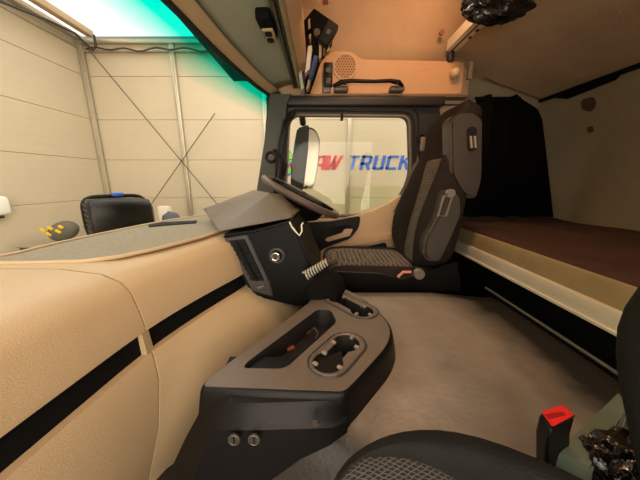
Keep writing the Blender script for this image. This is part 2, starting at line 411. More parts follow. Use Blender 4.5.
# black front-mirror housing outside, ahead of the windscreen
t = thing('mirror_housing', 'black plastic mirror housing with a blue tag, standing ahead of the windscreen', 'mirror')
y0 = 2.0
secs = []
for k, (x, sc) in enumerate(((-1.885, .90), (-1.865, 1.0), (-1.7, 1.0), (-1.54, .97), (-1.49, .88), (-1.47, .6))):
    loop = []
    for q in range(20):
        a = 2 * PI * q / 20; cx = abs(math.cos(a)) ** .5 * (1 if math.cos(a) > 0 else -1); sz = abs(math.sin(a)) ** .5 * (1 if math.sin(a) > 0 else -1)
        loop.append((x, y0 + .12 + .13 * cx * sc, .455 + .155 * sz * sc))
    secs.append(loop)
obj('shell', loft(secs), mat('glossy_black_plastic', rgb(12, 10, 9), .35, spec=.3), t)
# rim behind the shell
secs = []
for k in range(33):
    a = 2 * PI * k / 32; ca = math.cos(a); sa = math.sin(a)
    secs.append((-1.68 + .215 * (1 if ca > 0 else -1) * abs(ca) ** .4, y0 + .26, 0.448 + .172 * (1 if sa > 0 else -1) * abs(sa) ** .4))
obj('rim', tube(secs, .016, 8), M_black, t)
bm = bmesh.new()
for i in range(6): add_box(bm, (-1.896, y0 + .03, .36 + .04 * i), (-1.880, y0 + .24, .37 + .04 * i))
for i in range(4): add_box(bm, (-1.896, y0 + .04 + .055 * i, .33), (-1.880, y0 + .042 + .055 * i, .58))
obj('side_grille', bm, M_dkgrey, t)
obj('tag', box((-1.70, y0 + .23, .615), (-1.62, y0 + .30, .645), .008), M_blue, t)
obj('post', box((-1.66, y0 + .1, GZ), (-1.58, y0 + .18, .33), .01), M_black, t)
rebase(t, (-1.62, y0 + .14, GZ)); t.rotation_euler = (0, 0, math.radians(48)); t.location.x += .02; t.location.z -= .01

# ------------------------------------------------------------------ cab shell
YC = .62   # centreline of the cab
TOPX = [(0, -.43), (.18, -.405), (.40, -.387), (.68, -.345), (.86, -.310), (.95, -.275)]
BASX = [(0, -.745), (.18, -.724), (.43, -.680), (.60, -.60), (.78, -.48), (.88, -.40), (.95, -.35)]
def topx(y): return smooth_tab(TOPX, abs(y - YC), .03)
def basx(y): return smooth_tab(BASX, abs(y - YC), .03)
YS = [YC + .95 * math.sin(PI / 2 * k / 20) for k in range(-20, 21)]
rows = []
for j in range(13):
    q = j / 12; z = .55 + .65 * q; row = []
    for y in YS: row.append((basx(y) + (topx(y) - basx(y)) * q - .015 * math.sin(PI * q), y, z))
    rows.append(row)
o = struct(link('window_1', tomesh(sheet(rows)), G_wind, None, 60), 'wide curved windscreen with a teal tint band along its top')
# windscreen seal along the top and down the pillar
pts = [(topx(y) + .004, y, 1.20) for y in YS] + [(-.346, 1.575, .70), (-.40, 1.575, .56)]
obj('seal', tube(pts, .012, 8), M_rubber, o)

# door wall: black window surround with the opening, beige trim below
YD = 1.60
def outline(pts, Y): return [at(u, v, Y=Y) for u, v in pts]
def rounded(pts, r, n=5):
    out = []; N_ = len(pts)
    for i in range(N_):
        p = Vector(pts[i]); a = Vector(pts[i - 1]); b = Vector(pts[(i + 1) % N_])
        rr = r[i] if isinstance(r, (list, tuple)) else r
        da = (a - p); db = (b - p); ra = min(rr, da.length * .45, db.length * .45)
        p0 = p + da.normalized() * ra; p1 = p + db.normalized() * ra
        for k in range(n + 1):
            t_ = k / n; out.append(p0 * (1 - t_) ** 2 + p * 2 * t_ * (1 - t_) + p1 * t_ ** 2)
    return out
def ringplate(outer, inner, off):
    """flat plate with a hole, extruded by off"""
    bm = bmesh.new(); E = []
    for loop in (outer, inner):
        vs = [bm.verts.new(p) for p in loop]
        for i in range(len(vs)): E.append(bm.edges.new((vs[i], vs[(i + 1) % len(vs)])))
    bmesh.ops.triangle_fill(bm, use_beauty=True, use_dissolve=False, edges=E)
    fs = bm.faces[:]
    r = bmesh.ops.extrude_face_region(bm, geom=fs)
    bmesh.ops.translate(bm, verts=[v for v in r['geom'] if isinstance(v, bmesh.types.BMVert)], vec=Vector(off))
    return bm
def holeplate(outer, inners, off):
    bm = bmesh.new(); E = []
    for loop in [outer] + inners:
        vs = [bm.verts.new(p) for p in loop]
        for i in range(len(vs)): E.append(bm.edges.new((vs[i], vs[(i + 1) % len(vs)])))
    bmesh.ops.triangle_fill(bm, use_beauty=True, use_dissolve=False, edges=E)
    r = bmesh.ops.extrude_face_region(bm, geom=bm.faces[:])
    bmesh.ops.translate(bm, verts=[v for v in r['geom'] if isinstance(v, bmesh.types.BMVert)], vec=Vector(off))
    return bm
win = rounded([(-.175, YD, 1.105), (.515, YD, 1.100), (.555, YD, .74), (.44, YD, .545), (.30, YD, .535), (-.225, YD, .50)], [.06, .05, .12, .16, .05, .03], 6)
door = thing('door_1', 'driver side door with beige trim, dark armrest and large window', 'door')
del door['category']; door['kind'] = 'structure'; 
outer = [(-.30, YD, 1.195), (.66, YD, 1.195), (.70, YD, 1.10), (.70, YD, .30), (.66, YD, -.05), (-.36, YD, -.05), (-.40, YD, .5), (-.34, YD, .75)]
obj('frame', holeplate(outer, [win], (0, .05, 0)), M_brown, door, None)
# grey inner lip and rubber seals round the opening
lip = rounded([(-.165, YD, 1.095), (.505, YD, 1.090), (.543, YD, .74), (.43, YD, .556), (.30, YD, .546), (-.213, YD, .51)], [.06, .05, .12, .16, .05, .03], 6)
b1 = tube([p + Vector((0, -.003, 0)) for p in win] + [win[0] + Vector((0, -.003, 0))], .007, 6, False)
obj('window_seal', b1, mat('taupe_seal', rgb(118, 104, 88), .5), door)
for k, dd in enumerate((.026, .050)):
    sc = [(-.175 - dd, YD - .006, 1.105 + dd), (.515 + dd, YD - .006, 1.100 + dd), (.555 + dd, YD - .006, .74), (.47 + dd, YD - .006, .545)]
    path = rounded([(-.225 - dd, YD - .006, .50)] + sc + [(.5, YD - .006, .50)], [.01, .08, .07, .10, .05, .01], 6)[3:-5]
    obj('door_seal', tube(path, .008, 6), M_rubber, door)
obj('window_clip', box(tuple(Vector((.118, YD - .02, 1.075))), (.134, YD + .01, 1.115), .003), M_black, door)
g = struct(link('window_2', tomesh(prism([p + Vector((0, .03, 0)) for p in win], (0, .004, 0))), G_side), 'driver door window glass showing the lettered hall wall')
# lowered pane edge seen as a paler zone: the second (wind deflector) strip on the lower part of the glass
gp = [at(u, v, Y=YD + .06) for u, v in ((300, 190), (318, 187), (398, 186), (405, 190), (404, 205), (385, 225), (300, 230))]
struct(link('window_3', tomesh(prism(gp, (0, .004, 0))), glass('green_glass', (.93, .95, .88, 1))), 'pale green deflector pane across the lower door window')

# beige door trim below the window
dp = outline([(297, 222), (318, 219), (345, 218), (372, 211), (388, 204), (400, 196), (414, 190), (424, 250), (424, 300), (290, 300)], YD - .03)
obj('trim_panel', prism(dp, (0, .05, 0), .006), M_beige2, door)
# dark armrest insert with chrome handle
ai = rounded(outline([(294, 223), (330, 221.5), (361, 216), (359, 228), (350, 239), (325, 248), (309, 258), (301, 270), (294, 270)], YD - .045), .02, 4)
obj('armrest_insert', prism(ai, (0, .03, 0), .004), M_black, door)
rec = rounded(outline([(318, 229), (352, 225), (345, 237), (318, 243)], YD - .050), .02, 4)
obj('handle_recess', prism(rec, (0, .01, 0), .002), M_dark, door)
h = obj('door_handle', prism(outline([(325, 240), (327, 238), (342, 233), (345, 229), (353, 229), (350, 236), (342, 238), (328, 242)], YD - .062), (0, .014, 0), .003), mat('satin_handle', rgb(190, 160, 130), .35, .5), door)
h['label'] = 'satin metal door handle'
sw = obj('switch_strip', prism(outline([(334, 223), (358, 220), (356, 224), (336, 226)], YD - .055), (0, -.02, 0), .003), M_black, door)
# sweeping beige band and pocket
band = outline([(304, 268), (312, 258), (325, 250), (350, 241), (392, 233), (392, 239), (352, 247), (330, 256), (318, 268)], YD - .05)
obj('sweep_band', prism(band, (0, .03, 0), .005), M_beige2, door)
pk = rounded(outline([(326, 262), (352, 250), (386, 242), (388, 252), (384, 262)], YD - .034), .02, 4)
obj('door_pocket', prism(pk, (0, -.004, 0), .001), M_dark, door)
rebase(door, (.15, YD, -.05))

# outside mirror beyond the door window
t = thing('door_mirror', 'tall dark outside mirror hanging beyond the driver door window', 'mirror')
hs = outline([(297, 128), (309, 124), (308, 150), (305, 175), (301, 198), (290, 196), (291, 165), (294, 145)], 1.92)
obj('housing', prism(hs, (0, .05, 0), .010), mat('mirror_housing_black', rgb(34, 30, 29), .6), t)
gl = rounded(outline([(309, 126), (316, 130), (320, 140), (318, 165), (314, 186), (303, 190), (305, 175), (308, 150)], 1.915), .02, 4)
obj('mirror_rim', prism(gl, (0, .03, 0), .004), M_dkgrey, t)
gl2 = [p + (sum(gl, Vector()) / len(gl) - p) * .07 + Vector((0, -.004, 0)) for p in gl]
m_ = mat('mirror_glass', rgb(236, 216, 206), .15, .15)  # pale pink puts the mirror's reflection into the glass colour
obj('mirror_glass', prism(gl2, (0, .003, 0)), m_, t)
obj('upper_arm', tube([at(303, 124, Y=1.95), at(302, 116, Y=1.9), at(298, 108, Y=1.652)], .022, 8), M_black, t)
obj('lower_arm', tube([at(300, 188, Y=1.95), at(312, 187, Y=1.92), at(306, 187, Y=1.75)], .010, 8), M_greyp, t)
obj('cable', tube([at(289, 160, Y=1.80), at(297, 158, Y=1.82), at(304, 157, Y=1.92)], .0035, 6), M_greyp, t)
rebase(t, at(300, 196, Y=1.95))

# A-pillar trim, header and grab rail
def strap(name, L, R, Y0, Y1, m, parent=None, bev=.004):
    bm = bmesh.new(); secs = []
    for l, r in zip(L, R): secs.append([(l[0], Y0, l[1]), (r[0], Y0, r[1]), (r[0], Y1, r[1]), (l[0], Y1, l[1])])
    return obj(name, loft(secs), m, parent)
L_ = [(-.275, 1.20), (-.285, 1.12), (-.308, 1.0), (-.338, .86), (-.372, .70), (-.39, .60), (-.41, .45), (-.42, .2)]
R_ = [(-.16, 1.20), (-.185, 1.15), (-.205, 1.0), (-.222, .86), (-.235, .70), (-.24, .60), (-.24, .45), (-.24, .2)]
pil = struct(strap('trim_2', L_, R_, 1.545, 1.66, M_pillar), 'grey green windscreen pillar between windscreen and driver door window')
t = thing('pillar_grab_rail', 'black grab rail with a round knob on the windscreen pillar', 'handle')
for dx in (0, .028):
    pp = [at(291 + dx * 150, 113, Y=1.52), at(284 + dx * 150, 122, Y=1.50), at(280 + dx * 150, 140, Y=1.49), at(277 + dx * 150, 165, Y=1.49), at(274 + dx * 150, 195, Y=1.50)]
    obj('rail', tube(pp, .008, 8), M_black, t)
kn = at(271, 157, Y=1.49)
obj('knob', ring(kn, .026, .009, (.2, -1, .1)), M_black, t)
obj('knob_face', disc(kn + Vector((0, .012, 0)), .022, (.2, -1, .1), .012, 16), M_dkgrey, t)
obj('bracket', tube([at(274, 150, Y=1.50), at(283, 157, Y=1.48), at(286, 165, Y=1.49), at(284, 176, Y=1.5)], .009, 8), M_black, t)
rebase(t, at(276, 195, Y=1.5))
# dark header over the door, beige strip above it
struct(obj('trim_3', box((-.30, 1.56, 1.145), (.70, 1.66, 1.197), .012, 3), M_brown), 'dark header strip over the driver door window')
struct(obj('wall_left_front', box((-.27, 1.60, 1.19), (-.04, 1.64, 1.98)), M_lining), 'side lining at the end of the overhead shelf')
struct(obj('trim_4', box((-.27, 1.575, 1.192), (.84, 1.66, 1.205), .004), mat('taupe_moulding', rgb(108, 92, 76), .6)), 'thin taupe moulding under the speaker panel')

# side wall behind the door (B-pillar and bunk end) and above it
bm = box((.66, 1.64, 0), (.86, 1.70, 1.42), .004)
struct(obj('wall_left', bm, M_lining), 'beige fabric side wall behind the driver door')
struct(obj('wall_bunk_end', box((.84, 1.80, 0), (1.46, 1.86, 2.0)), M_rearw), 'dim fabric side wall at the far end of the bunk')
struct(obj('trim_5', box((.66, 1.615, .0), (.70, 1.66, 1.16), .01), M_brown), 'dark moulding on the pillar behind the driver door')
obj('seam', box((.68, 1.63, 1.165), (1.0, 1.645, 1.172)), M_brown, bpy.data.objects['wall_left'])
# roof side lining, ceiling
rows = []
for q in range(9):
    a = q / 8
    y = 1.64 - .30 * (1 - math.cos(a * PI / 2)); z = 1.36 + .62 * math.sin(a * PI / 2)
    rows.append([(x, y, z) for x in (-.27, 0, .4, .86)])
o = solid(struct(link('ceiling_side', tomesh(sheet(rows)), M_lining, None, 60), 'brown beige roof side lining above the speaker panel'), .02, 0)
rows = []
for q in range(9):
    a = q / 8
    y = 1.82 - .20 * (1 - math.cos(a * PI / 2)); z = 1.36 + .62 * math.sin(a * PI / 2)
    rows.append([(x, y, z) for x in (.85, 1.1, 1.46)])
solid(struct(link('ceiling_side_rear', tomesh(sheet(rows)), M_lining, None, 60), 'roof side lining above the upper bunk'), .02, 0)
struct(obj('wall_step', box((.84, 1.62, 1.30), (.862, 1.83, 2.0)), M_lining), 'lining return where the roof side steps out to the bunk')
struct(obj('ceiling', box((-.6, -.36, 1.97), (1.46, 1.83, 2.0)), M_lining), 'fabric cab ceiling')
struct(obj('wall_rear', box((1.42, -.40, 0), (1.48, 1.86, 2.0)), M_rearw), 'dim dusty fabric rear wall of the cab behind the bunk')
rows = [[(topx(y) + dx, y, z) for y in YS] for dx, z in ((.0, 1.212), (.03, 1.30), (.05, 1.98))]
solid(struct(link('wall_front_upper', tomesh(sheet(rows)), M_lining, None, 60), 'cab front wall above the windscreen'), .02, 0)
struct(obj('wall_passenger', box((.72, -.46, 0), (1.48, -.38, 2.0)), M_lining), 'fabric side wall at the passenger end of the bunk')
struct(obj('wall_passenger_upper', box((-.6, -.46, 1.25), (.74, -.38, 2.0)), M_lining), 'fabric side wall above the passenger door')
struct(obj('floor', box((-.75, -.46, -.06), (1.46, 1.66, 0)), M_floorm), 'dark cab floor mat')
struct(obj('wall_firewall', box((-.80, -.40, -.1), (-.74, 1.6, .5)), M_dkgrey), 'cab front wall under the windscreen')

# recess and stains on the rear wall
wr = bpy.data.objects['wall_rear']
sl = [at(u, v, X=1.415) for u, v in ((555, 98), (562, 91), (612, 72), (622, 74), (616, 80), (568, 99))]
obj('slot', prism(sl, (-.006, 0, 0), .001), M_blackm, wr)
for pts_ in (((581, 100), (594, 96), (597, 104), (592, 112), (582, 110)), ((587, 127), (593, 126), (594, 132), (588, 133))):
    pl = rounded([at(u, v, X=1.4195) for u, v in pts_], .02, 4)
    obj('stain', prism(pl, (-.002, 0, 0)), mat('stain', rgb(70, 58, 40), .95), wr)

# ------------------------------------------------------------------ speaker panel over the door
t = thing('speaker_panel', 'orange beige moulded side panel with a round speaker grille over the driver door', 'panel')
YP = 1.585
pp = rounded([(-.075, YP, 1.205), (.80, YP, 1.205), (.80, YP, 1.375), (.225, YP, 1.385), (.175, YP, 1.425), (.06, YP, 1.425), (-.005, YP, 1.37)], [.01, .03, .03, .03, .04, .04, .04], 5)
obj('panel', prism(pp, (0, .07, 0), .008), mat('orange_beige_plastic', rgb(190, 146, 104), .55, bump=.15, bscale=350, var=.05, vscale=4), t)
sc_ = Vector((at(345, 67, Y=YP).x, YP, at(345, 67, Y=YP).z)); sr = .062
obj('speaker_rim', ring(sc_ - Vector((0, .002, 0)), sr, .005, (0, 1, 0), 32), M_beige2, t)
sp = obj('speaker_grille', disc(sc_ - Vector((0, .003, 0)), sr, (0, 1, 0), .02, 32), mat('speaker_mesh', rgb(178, 132, 92), .6), t)
hb = bmesh.new(); rr = .0095
for a in range(-4, 5):
    for b in range(-4, 5):
        x = (a + .5 * (b % 2)) * .0145; z = b * .0126
        if x * x + z * z < (sr - .007) ** 2:
            add_tube(hb, [(sc_.x + x, YP - .0045, sc_.z + z), (sc_.x + x, YP - .002, sc_.z + z)], .0042, 6)
hb_o = obj('hole', hb, mat('speaker_hole', rgb(92, 66, 46), .9), sp); hb_o['kind'] = 'stuff'
rebase(t, (.36, YP, 1.205))
t = thing('roof_grab_handle', 'long black grab handle with two taupe mounts below the speaker grille', 'handle')
a_ = at(337, 88, Y=1.53); b_ = at(402, 88, Y=1.53)
for p in (at(341, 92, Y=1.55), at(397, 92, Y=1.55)):
    obj('mount', box((p.x - .04, 1.535, 1.212), (p.x + .04, 1.59, 1.240), .010, 3), M_taupe, t)
obj('grip', tube([(a_.x - .02, 1.54, 1.236), (a_.x + .02, 1.525, 1.250), (a_.x + .07, 1.52, 1.256), (.28, 1.518, 1.252), (b_.x - .07, 1.52, 1.256), (b_.x - .02, 1.525, 1.250), (b_.x + .005, 1.54, 1.236)], [.009, .013, .010, .0085, .010, .013, .009], 10), M_black, t)
for p in (at(345, 83, Y=1.52), at(397, 83, Y=1.52)):
    obj('cap', disc(p + Vector((0, 0, -.006)), .010, (0, 0, 1), .02, 10, .005), M_black, t)
rebase(t, (.28, 1.55, 1.212))
t = thing('switch_module', 'small black switch module with a round button left of the speaker grille', 'switch')
p = at(328.5, 75, Y=1.57)
obj('body', box((p.x - .026, 1.560, p.z - .060), (p.x + .022, 1.59, p.z + .060), .006), M_black, t)
obj('dial', disc((p.x - .002, 1.562, p.z + .018), .014, (0, -1, 0), .010, 14), M_greyp, t)
obj('button', box((p.x - .017, 1.554, p.z - .048), (p.x + .013, 1.566, p.z - .018), .003), M_dkgrey, t)
obj('shade_plate', box((p.x - .034, 1.574, p.z - .085), (p.x + .016, 1.59, p.z + .02), .006), M_taupe, t)
rebase(t, (p.x, 1.58, p.z - .06))
# coat hook knob
t = thing('coat_knob', 'round beige knob at the rear end of the speaker panel', 'knob')
p = at(455, 73, Y=1.56)
bm = bmesh.new(); bmesh.ops.create_uvsphere(bm, u_segments=16, v_segments=10, radius=.026); bmesh.ops.translate(bm, verts=bm.verts[:], vec=p)
obj('ball', bm, M_beige2, t); obj('stem', tube([p, p + Vector((0, .05, 0))], .012, 8), M_brown, t); rebase(t, p)
tag(obj('lining_button', disc(at(441.5, 33, Y=1.585), .014, (0, -1, 0), .01, 12), mat('button_brown', rgb(120, 78, 52), .6)), 'small brown button on the roof side lining', 'button')

# ------------------------------------------------------------------ overhead shelf above the windscreen
t = thing('overhead_shelf', 'long beige overhead shelf with grey green underside above the windscreen', 'shelf')
ysh = [-.36 + .098 * k for k in range(21)]
rows = []
for y in ysh:
    tx = topx(y); rows.append([(tx + (-.135 - tx) * q, y, 1.215 + .045 * q + .015 * math.sin(PI * q)) for q in (.14, .3, .5, .7, .85, 1)])
solid(link('underside', tomesh(sheet(rows)), M_visor, t, 60), .015, 1)
# band following the top of the windscreen
rows = []
for y in ysh:
    tx = topx(y); rows.append([(tx + o_[0], y, 1.205 + o_[1]) for o_ in ((.005, .0), (.02, -.008), (.035, -.002), (.045, .004), (.06, .008))])
solid(link('windscreen_band', tomesh(sheet(rows)), M_beige2, t, 60), .012, 1)
for x0, r, m_ in ((-.140, .008, M_greyp), (-.124, .006, M_brown), (-.112, .008, M_cloth)):
    obj('edge_bead', tube([(x0, -.36, 1.255), (x0 - .003, 1.585, 1.245)], r, 8), m_, t)
secs = []
for y in (-.36, .3, .9, 1.30, 1.585):
    e = interp([(1.0, 0), (1.585, .012)], y)
    secs.append([(-.115, y, 1.255), (-.100, y, 1.250), (-.062 - e, y, 1.290), (-.058 - e, y, 1.33), (-.075 - e, y, 1.33), (-.115, y, 1.285)])
obj('lip', loft(secs), M_beige2, t)
obj('front_flap', box((-.065, -.36, 1.325), (-.005, 1.02, 1.90), .015, 3), M_beige2, t)
obj('flap_edge', box((.010, 1.21, 1.44), (.035, 1.245, 1.92), .005), mat('orange_edge', rgb(206, 138, 86), .5), t)
obj('flap_grip', box((-.01, .92, 1.39), (.004, .98, 1.43), .005, 2), M_brown, t)
obj('back_board', box((-.50, -.36, 1.30), (-.48, 1.585, 1.95)), M_dkgrey, t)
obj('base_board', box((-.48, -.36, 1.275), (-.10, 1.585, 1.29)), M_dkgrey, t)
obj('dark_backing', prism([at(u, v, Y=1.565) for u, v in ((298, 28), (314, 8), (334, 22), (332, 45), (322, 58), (310, 93), (303, 93))], (0, .015, 0), .002), M_blackm, t)  # black plate stands in for the shade inside the shelf end
rebase(t, (-.25, .6, 1.20))
# roof lamp unit on the underside
t = thing('roof_lamp_unit', 'black lamp unit with two round lenses on the shelf underside', 'lamp')
c = at(265, 20, Z=1.245)
R = Matrix.Rotation(-.05, 3, 'Z')
obj('housing', box((c.x - .022, c.y - .04, 1.226), (c.x + .026, c.y + .085, 1.262), .008, 2, R), M_blackm, t)
obj('plate', box((c.x - .012, c.y - .0, 1.216), (c.x + .026, c.y + .08, 1.224), .003, 1, R), M_cloth, t)
for dy in (.018, .058): obj('lens', disc((c.x + .006, c.y + dy, 1.217), .012, (0, 0, -1), .006, 14), M_black, t)
rebase(t, (c.x, c.y, 1.24))

# things stored in the shelf end
papers = [([(293, 36), (296, 34), (304, 88), (301, 90)], 1.40, .10, M_visor, 'folder', 'grey green folder against the shelf lip, leftmost in the overhead shelf end'),
          ([(298, 32), (300, 30), (305, 84), (303.5, 85)], 1.44, .06, M_dkgrey, 'folder', 'dark folder just right of the grey green folder in the shelf end'),
          ([(302, 38), (304, 36), (305.5, 58), (304, 60)], 1.42, .06, M_cloth, 'card', 'narrow pale card above the white booklet in the shelf end'),
          ([(308, 46), (312, 45), (309.5, 69), (305, 73)], 1.38, .05, M_paper, 'booklet', 'white upright booklet in the overhead shelf end'),
          ([(314, 55), (318, 56), (312.5, 76), (308.5, 79)], 1.38, .05, M_paperb, 'booklet', 'blue booklet standing right of the white booklet'),
          ([(308, 80), (311, 77), (308.5, 88), (306, 90)], 1.40, .05, M_cloth, 'card', 'small pale card below the blue booklet in the shelf end'),
          ([(308, 20), (310, 18), (311, 38), (309, 40)], 1.44, .05, M_cloth, 'card', 'pale card left of the camera bracket in the shelf end'),
          ([(319, 42), (321.5, 42), (321.5, 57), (319, 59)], 1.40, .04, M_cloth, 'folder', 'pale folder under the camera, leftmost of three'),
          ([(323, 42), (325.5, 42), (325.5, 54), (323, 56)], 1.41, .04, M_greyp, 'folder', 'grey folder under the camera, between two pale ones'),
          ([(327, 41), (329.5, 41), (329.5, 50), (327, 52)], 1.42, .04, M_cloth, 'folder', 'pale folder under the camera, rightmost of three')]
for q_, y_, dp_, m_, cat_, lb in papers:
    tag(obj(cat_, prism([at(u, v, Y=y_) for u, v in q_], (0, dp_, 0), .0008), m_), lb, cat_, 'papers in the overhead shelf end')
t = thing('camera_bracket', 'black camera on a bent bracket hanging off the overhead shelf', 'camera')
c = at(328, 36, Y=1.28)
R = Matrix.Rotation(.55, 3, 'Y')
obj('body', box((c.x - .025, 1.25, c.z - .045), (c.x + .025, 1.29, c.z + .045), .004, 1, R), M_black, t)
obj('screen', box((c.x - .008, 1.246, c.z - .012), (c.x + .010, 1.252, c.z + .010), .001, 1, R), M_dkgrey, t)
obj('arm', tube([at(324, 38, Y=1.27), at(317, 43, Y=1.29), at(312, 30, Y=1.32), at(306, 34, Y=1.36)], .010, 8), M_blackm, t)
obj('joint', disc(at(317, 34, Y=1.27), .014, (0, -1, 0), .016, 12), M_greyp, t)
rebase(t, c)

# ------------------------------------------------------------------ dashboard
FX = [(-.40, -.405), (.0, -.405), (.20, -.395), (.47, -.366), (.60, -.330), (.75, -.275), (.81, -.250), (.95, -.235), (1.58, -.235)]
def fx(y): return smooth_tab(FX, y, .025)
dash = thing('dashboard', 'beige moulded dashboard with a black inset stripe and grey top pad', 'dashboard')
def upsec(y):
    f = fx(y); e = f + .366; xb = basx(min(y, 1.52)) + .035
    k = 1 if y > .5 else 1
    return [(xb, y, .545), (xb, y, .572), (f - .19 if xb < f - .22 else xb + .02, y, .572), (f - .14, y, .571), (f - .064, y, .561), (f - .028, y, .543), (f - .012, y, .521), (f - .002, y, .480), (f + .004, y, .446), (f + .003, y, .436), (f - .02, y, .434), (f - .02, y, .40)]
def losec(y):
    f = fx(y)
    g = min(.2, max(0, y - .5) * .5)
    return [(f - .02, y, .40), (f - .02, y, .388), (f + .009, y, .386), (f + .011 + g * .1, y, .375), (f + .014 + g * .5, y, .317), (f - .005 + g, y, .19), (f - .043 + g * 1.2, y, .061), (f - .06 + g * 1.2, y, .0), (f - .25, y, .0), (f - .25, y, .40)]
SEAM = .47
ya = [-.36 + (.83 - .0025) * k / 18 for k in range(19)]; ya[-1] = SEAM - .0022
yb = [SEAM + .0022 + (1.57 - SEAM) * k / 26 for k in range(27)]
obj('upper_cover', loft([upsec(y) for y in ya]), M_beige, dash)
obj('upper_cover', loft([upsec(y) for y in yb]), M_beige, dash)
obj('lower_cover', loft([losec(y) for y in ya]), M_beige, dash)
yb2 = yb
obj('lower_cover', loft([losec(y) for y in yb2]), M_beige, dash)
def stripsec(y, d=0):
    f = fx(y) - .006 + d
    return [(f, y, .437), (f + .001, y, .386), (f - .03, y, .386), (f - .03, y, .437)]
o = obj('inset_stripe', loft([stripsec(y) for y in ya]), M_blackm, dash)
o = obj('inset_stripe', loft([stripsec(y) for y in yb2]), M_blackm, dash)
# seam filler behind the joint
f = fx(SEAM)
obj('joint_filler', loft([[(p[0] - .003, y, p[2] - (.003 if p[2] > .54 else 0)) for p in upsec(SEAM)[:9] + losec(SEAM)[2:8]] for y in (SEAM - .01, SEAM + .01)]), M_cloth, dash)
# grey pad, raised rim, defroster slot
far = [(basx(y) + .055, y) for y in (.56, .65, .75, .85, .95, 1.05, 1.15, 1.25, 1.35)]
far = [(-.695, .515)] + far
near = [(-.30, 1.35), (-.315, 1.1), (-.325, .90), (-.355, .745), (-.405, .62), (-.45, .545), (-.50, .512), (-.58, .503), (-.69, .498)]
loop = [(x, y, .570) for x, y in far + near]
obj('grey_pad', prism(loop, (0, 0, .0065), .001), M_pad, dash)
obj('pad_rim', tube([(x, y, .573) for x, y in near + [(-.70, .497)]], .0045, 8), M_beige, dash)
obj('rear_rim', tube([(x - .012, y, .575) for x, y in far], .006, 8), M_beige, dash)
ds = [at(u, v, Z=.578) for u, v in ((148, 225.2), (162, 222.6), (197, 220.8), (196, 223.2), (165, 225.4), (149, 227))]
obj('defroster_slot', prism(ds, (0, 0, .002)), M_dark, dash)
rebase(dash, (-.5, .6, 0))

# ------------------------------------------------------------------ centre module with air vent, lock
t = thing('centre_module', 'black centre module with an air vent and lock barrel under the instrument hood', 'dashboard module')
YM = .80
body = [at(u, v, Y=YM) for u, v in ((221, 235), (256, 230), (292, 220), (303, 245), (312, 268), (322, 288), (316, 302), (300, 308), (254, 297), (247, 288), (234, 262))]
body[0] += Vector((0, .0, 0))
obj('body', prism(body, (0, .42, 0), .008), mat('deep_black_plastic', rgb(8, 7, 6), .5, spec=.15, bump=.08, bscale=300), t)
vf = [at(u, v, Y=YM - .008) for u, v in ((224, 239), (247, 235), (270, 284), (273, 297), (252, 291), (246, 279))]
obj('vent_frame', prism(vf, (0, .02, 0), .003), M_dkgrey, t)
vr = [at(u, v, Y=YM - .012) for u, v in ((229, 241), (244, 239), (264, 281), (252, 281))]
obj('vent_recess', prism(vr, (0, .01, 0), .001), M_dark, t)
for k in range(8):
    q = (k + .5) / 8
    a = at(230 + 21 * q, 243 + 38 * q, Y=YM - .016); b = at(245 + 18 * q, 241 + 38 * q, Y=YM - .016)
    obj('vent_slat', tube([a, b], .0028, 6), M_black, t)
a = at(236, 241, Y=YM - .02); b = at(257, 281, Y=YM - .02)
obj('vent_lever', tube([a, b], .0022, 6), M_black, t)
obj('vent_tab', prism([at(u, v, Y=YM - .02) for u, v in ((257, 287), (264, 285), (264.5, 287), (258, 289.5))], (0, .01, 0)), M_chrome, t)
c = at(276, 256, Y=YM - .003)
obj('lock_collar', ring(c + Vector((.003, .003, 0)), .022, .006, (0, -1, 0)), M_dkgrey, t)
obj('lock_ring', ring(c + Vector((0, -.010, 0)), .012, .003, (0, -1, 0)), M_chrome, t)
lb = obj('lock_barrel', disc(c, .011, (0, -1, 0), .012, 18), M_greyp, t); lb['label'] = 'chrome lock barrel'
obj('keyway', box((c.x - .002, c.y - .014, c.z - .007), (c.x + .002, c.y - .011, c.z + .007)), M_dark, lb)
# rounded lower bulge on the right
bm = bmesh.new()
secs = []
for k in range(9):
    a = k / 8; y = .76 + .20 * a; s = math.sin(PI * (.18 + .64 * a))
    loop = []
    for q in range(14):
        an = 2 * PI * q / 14
        loop.append((.010 + .082 * s * math.cos(an), y, .365 + .062 * s * math.sin(an)))
    secs.append(loop)
obj('lower_bulge', loft(secs), M_blackm, t)
rebase(t, (-.16, 1.0, .30))

# instrument hood
t = thing('instrument_hood', 'worn grey wedge shaped instrument hood on the dashboard in front of the wheel', 'hood')
A = at(217, 233, Y=.78); A2 = at(202, 209, Y=1.02); B = at(254, 190, Y=1.15); B2 = at(271, 193, Y=.87); D = at(294, 218, Y=.79); E_ = at(284, 206, Y=.825)
G_ = at(240, 222, Y=.80)
Bm = at(268, 198, Y=.96)
low = Vector((0, 0, -.03))
bm = bmesh.new()
vs = {k: bm.verts.new(v) for k, v in dict(A=A, A2=A2, B=B, B2=B2, D=D, E=E_).items()}
back = bm.verts.new((A2.x + .02, 1.30, .575)); back2 = bm.verts.new((D.x, 1.34, .60)); bt = bm.verts.new((B2.x - .01, 1.40, .66)); bl = bm.verts.new((B.x - .02, 1.42, .65))
bm.faces.new((vs['A'], vs['E'], vs['B2'])); bm.faces.new((vs['A'], vs['B2'], vs['A2'])); bm.faces.new((vs['A2'], vs['B2'], vs['B']))
bm.faces.new((vs['A'], vs['D'], vs['E']))
bm.faces.new((vs['B2'], vs['B'], bl, bt))
bm.faces.new((vs['E'], vs['D'], back2, bt, vs['B2']))
bm.faces.new((vs['A2'], vs['B'], bl, back))
bm.faces.new((vs['A'], vs['A2'], back, back2, vs['D']))
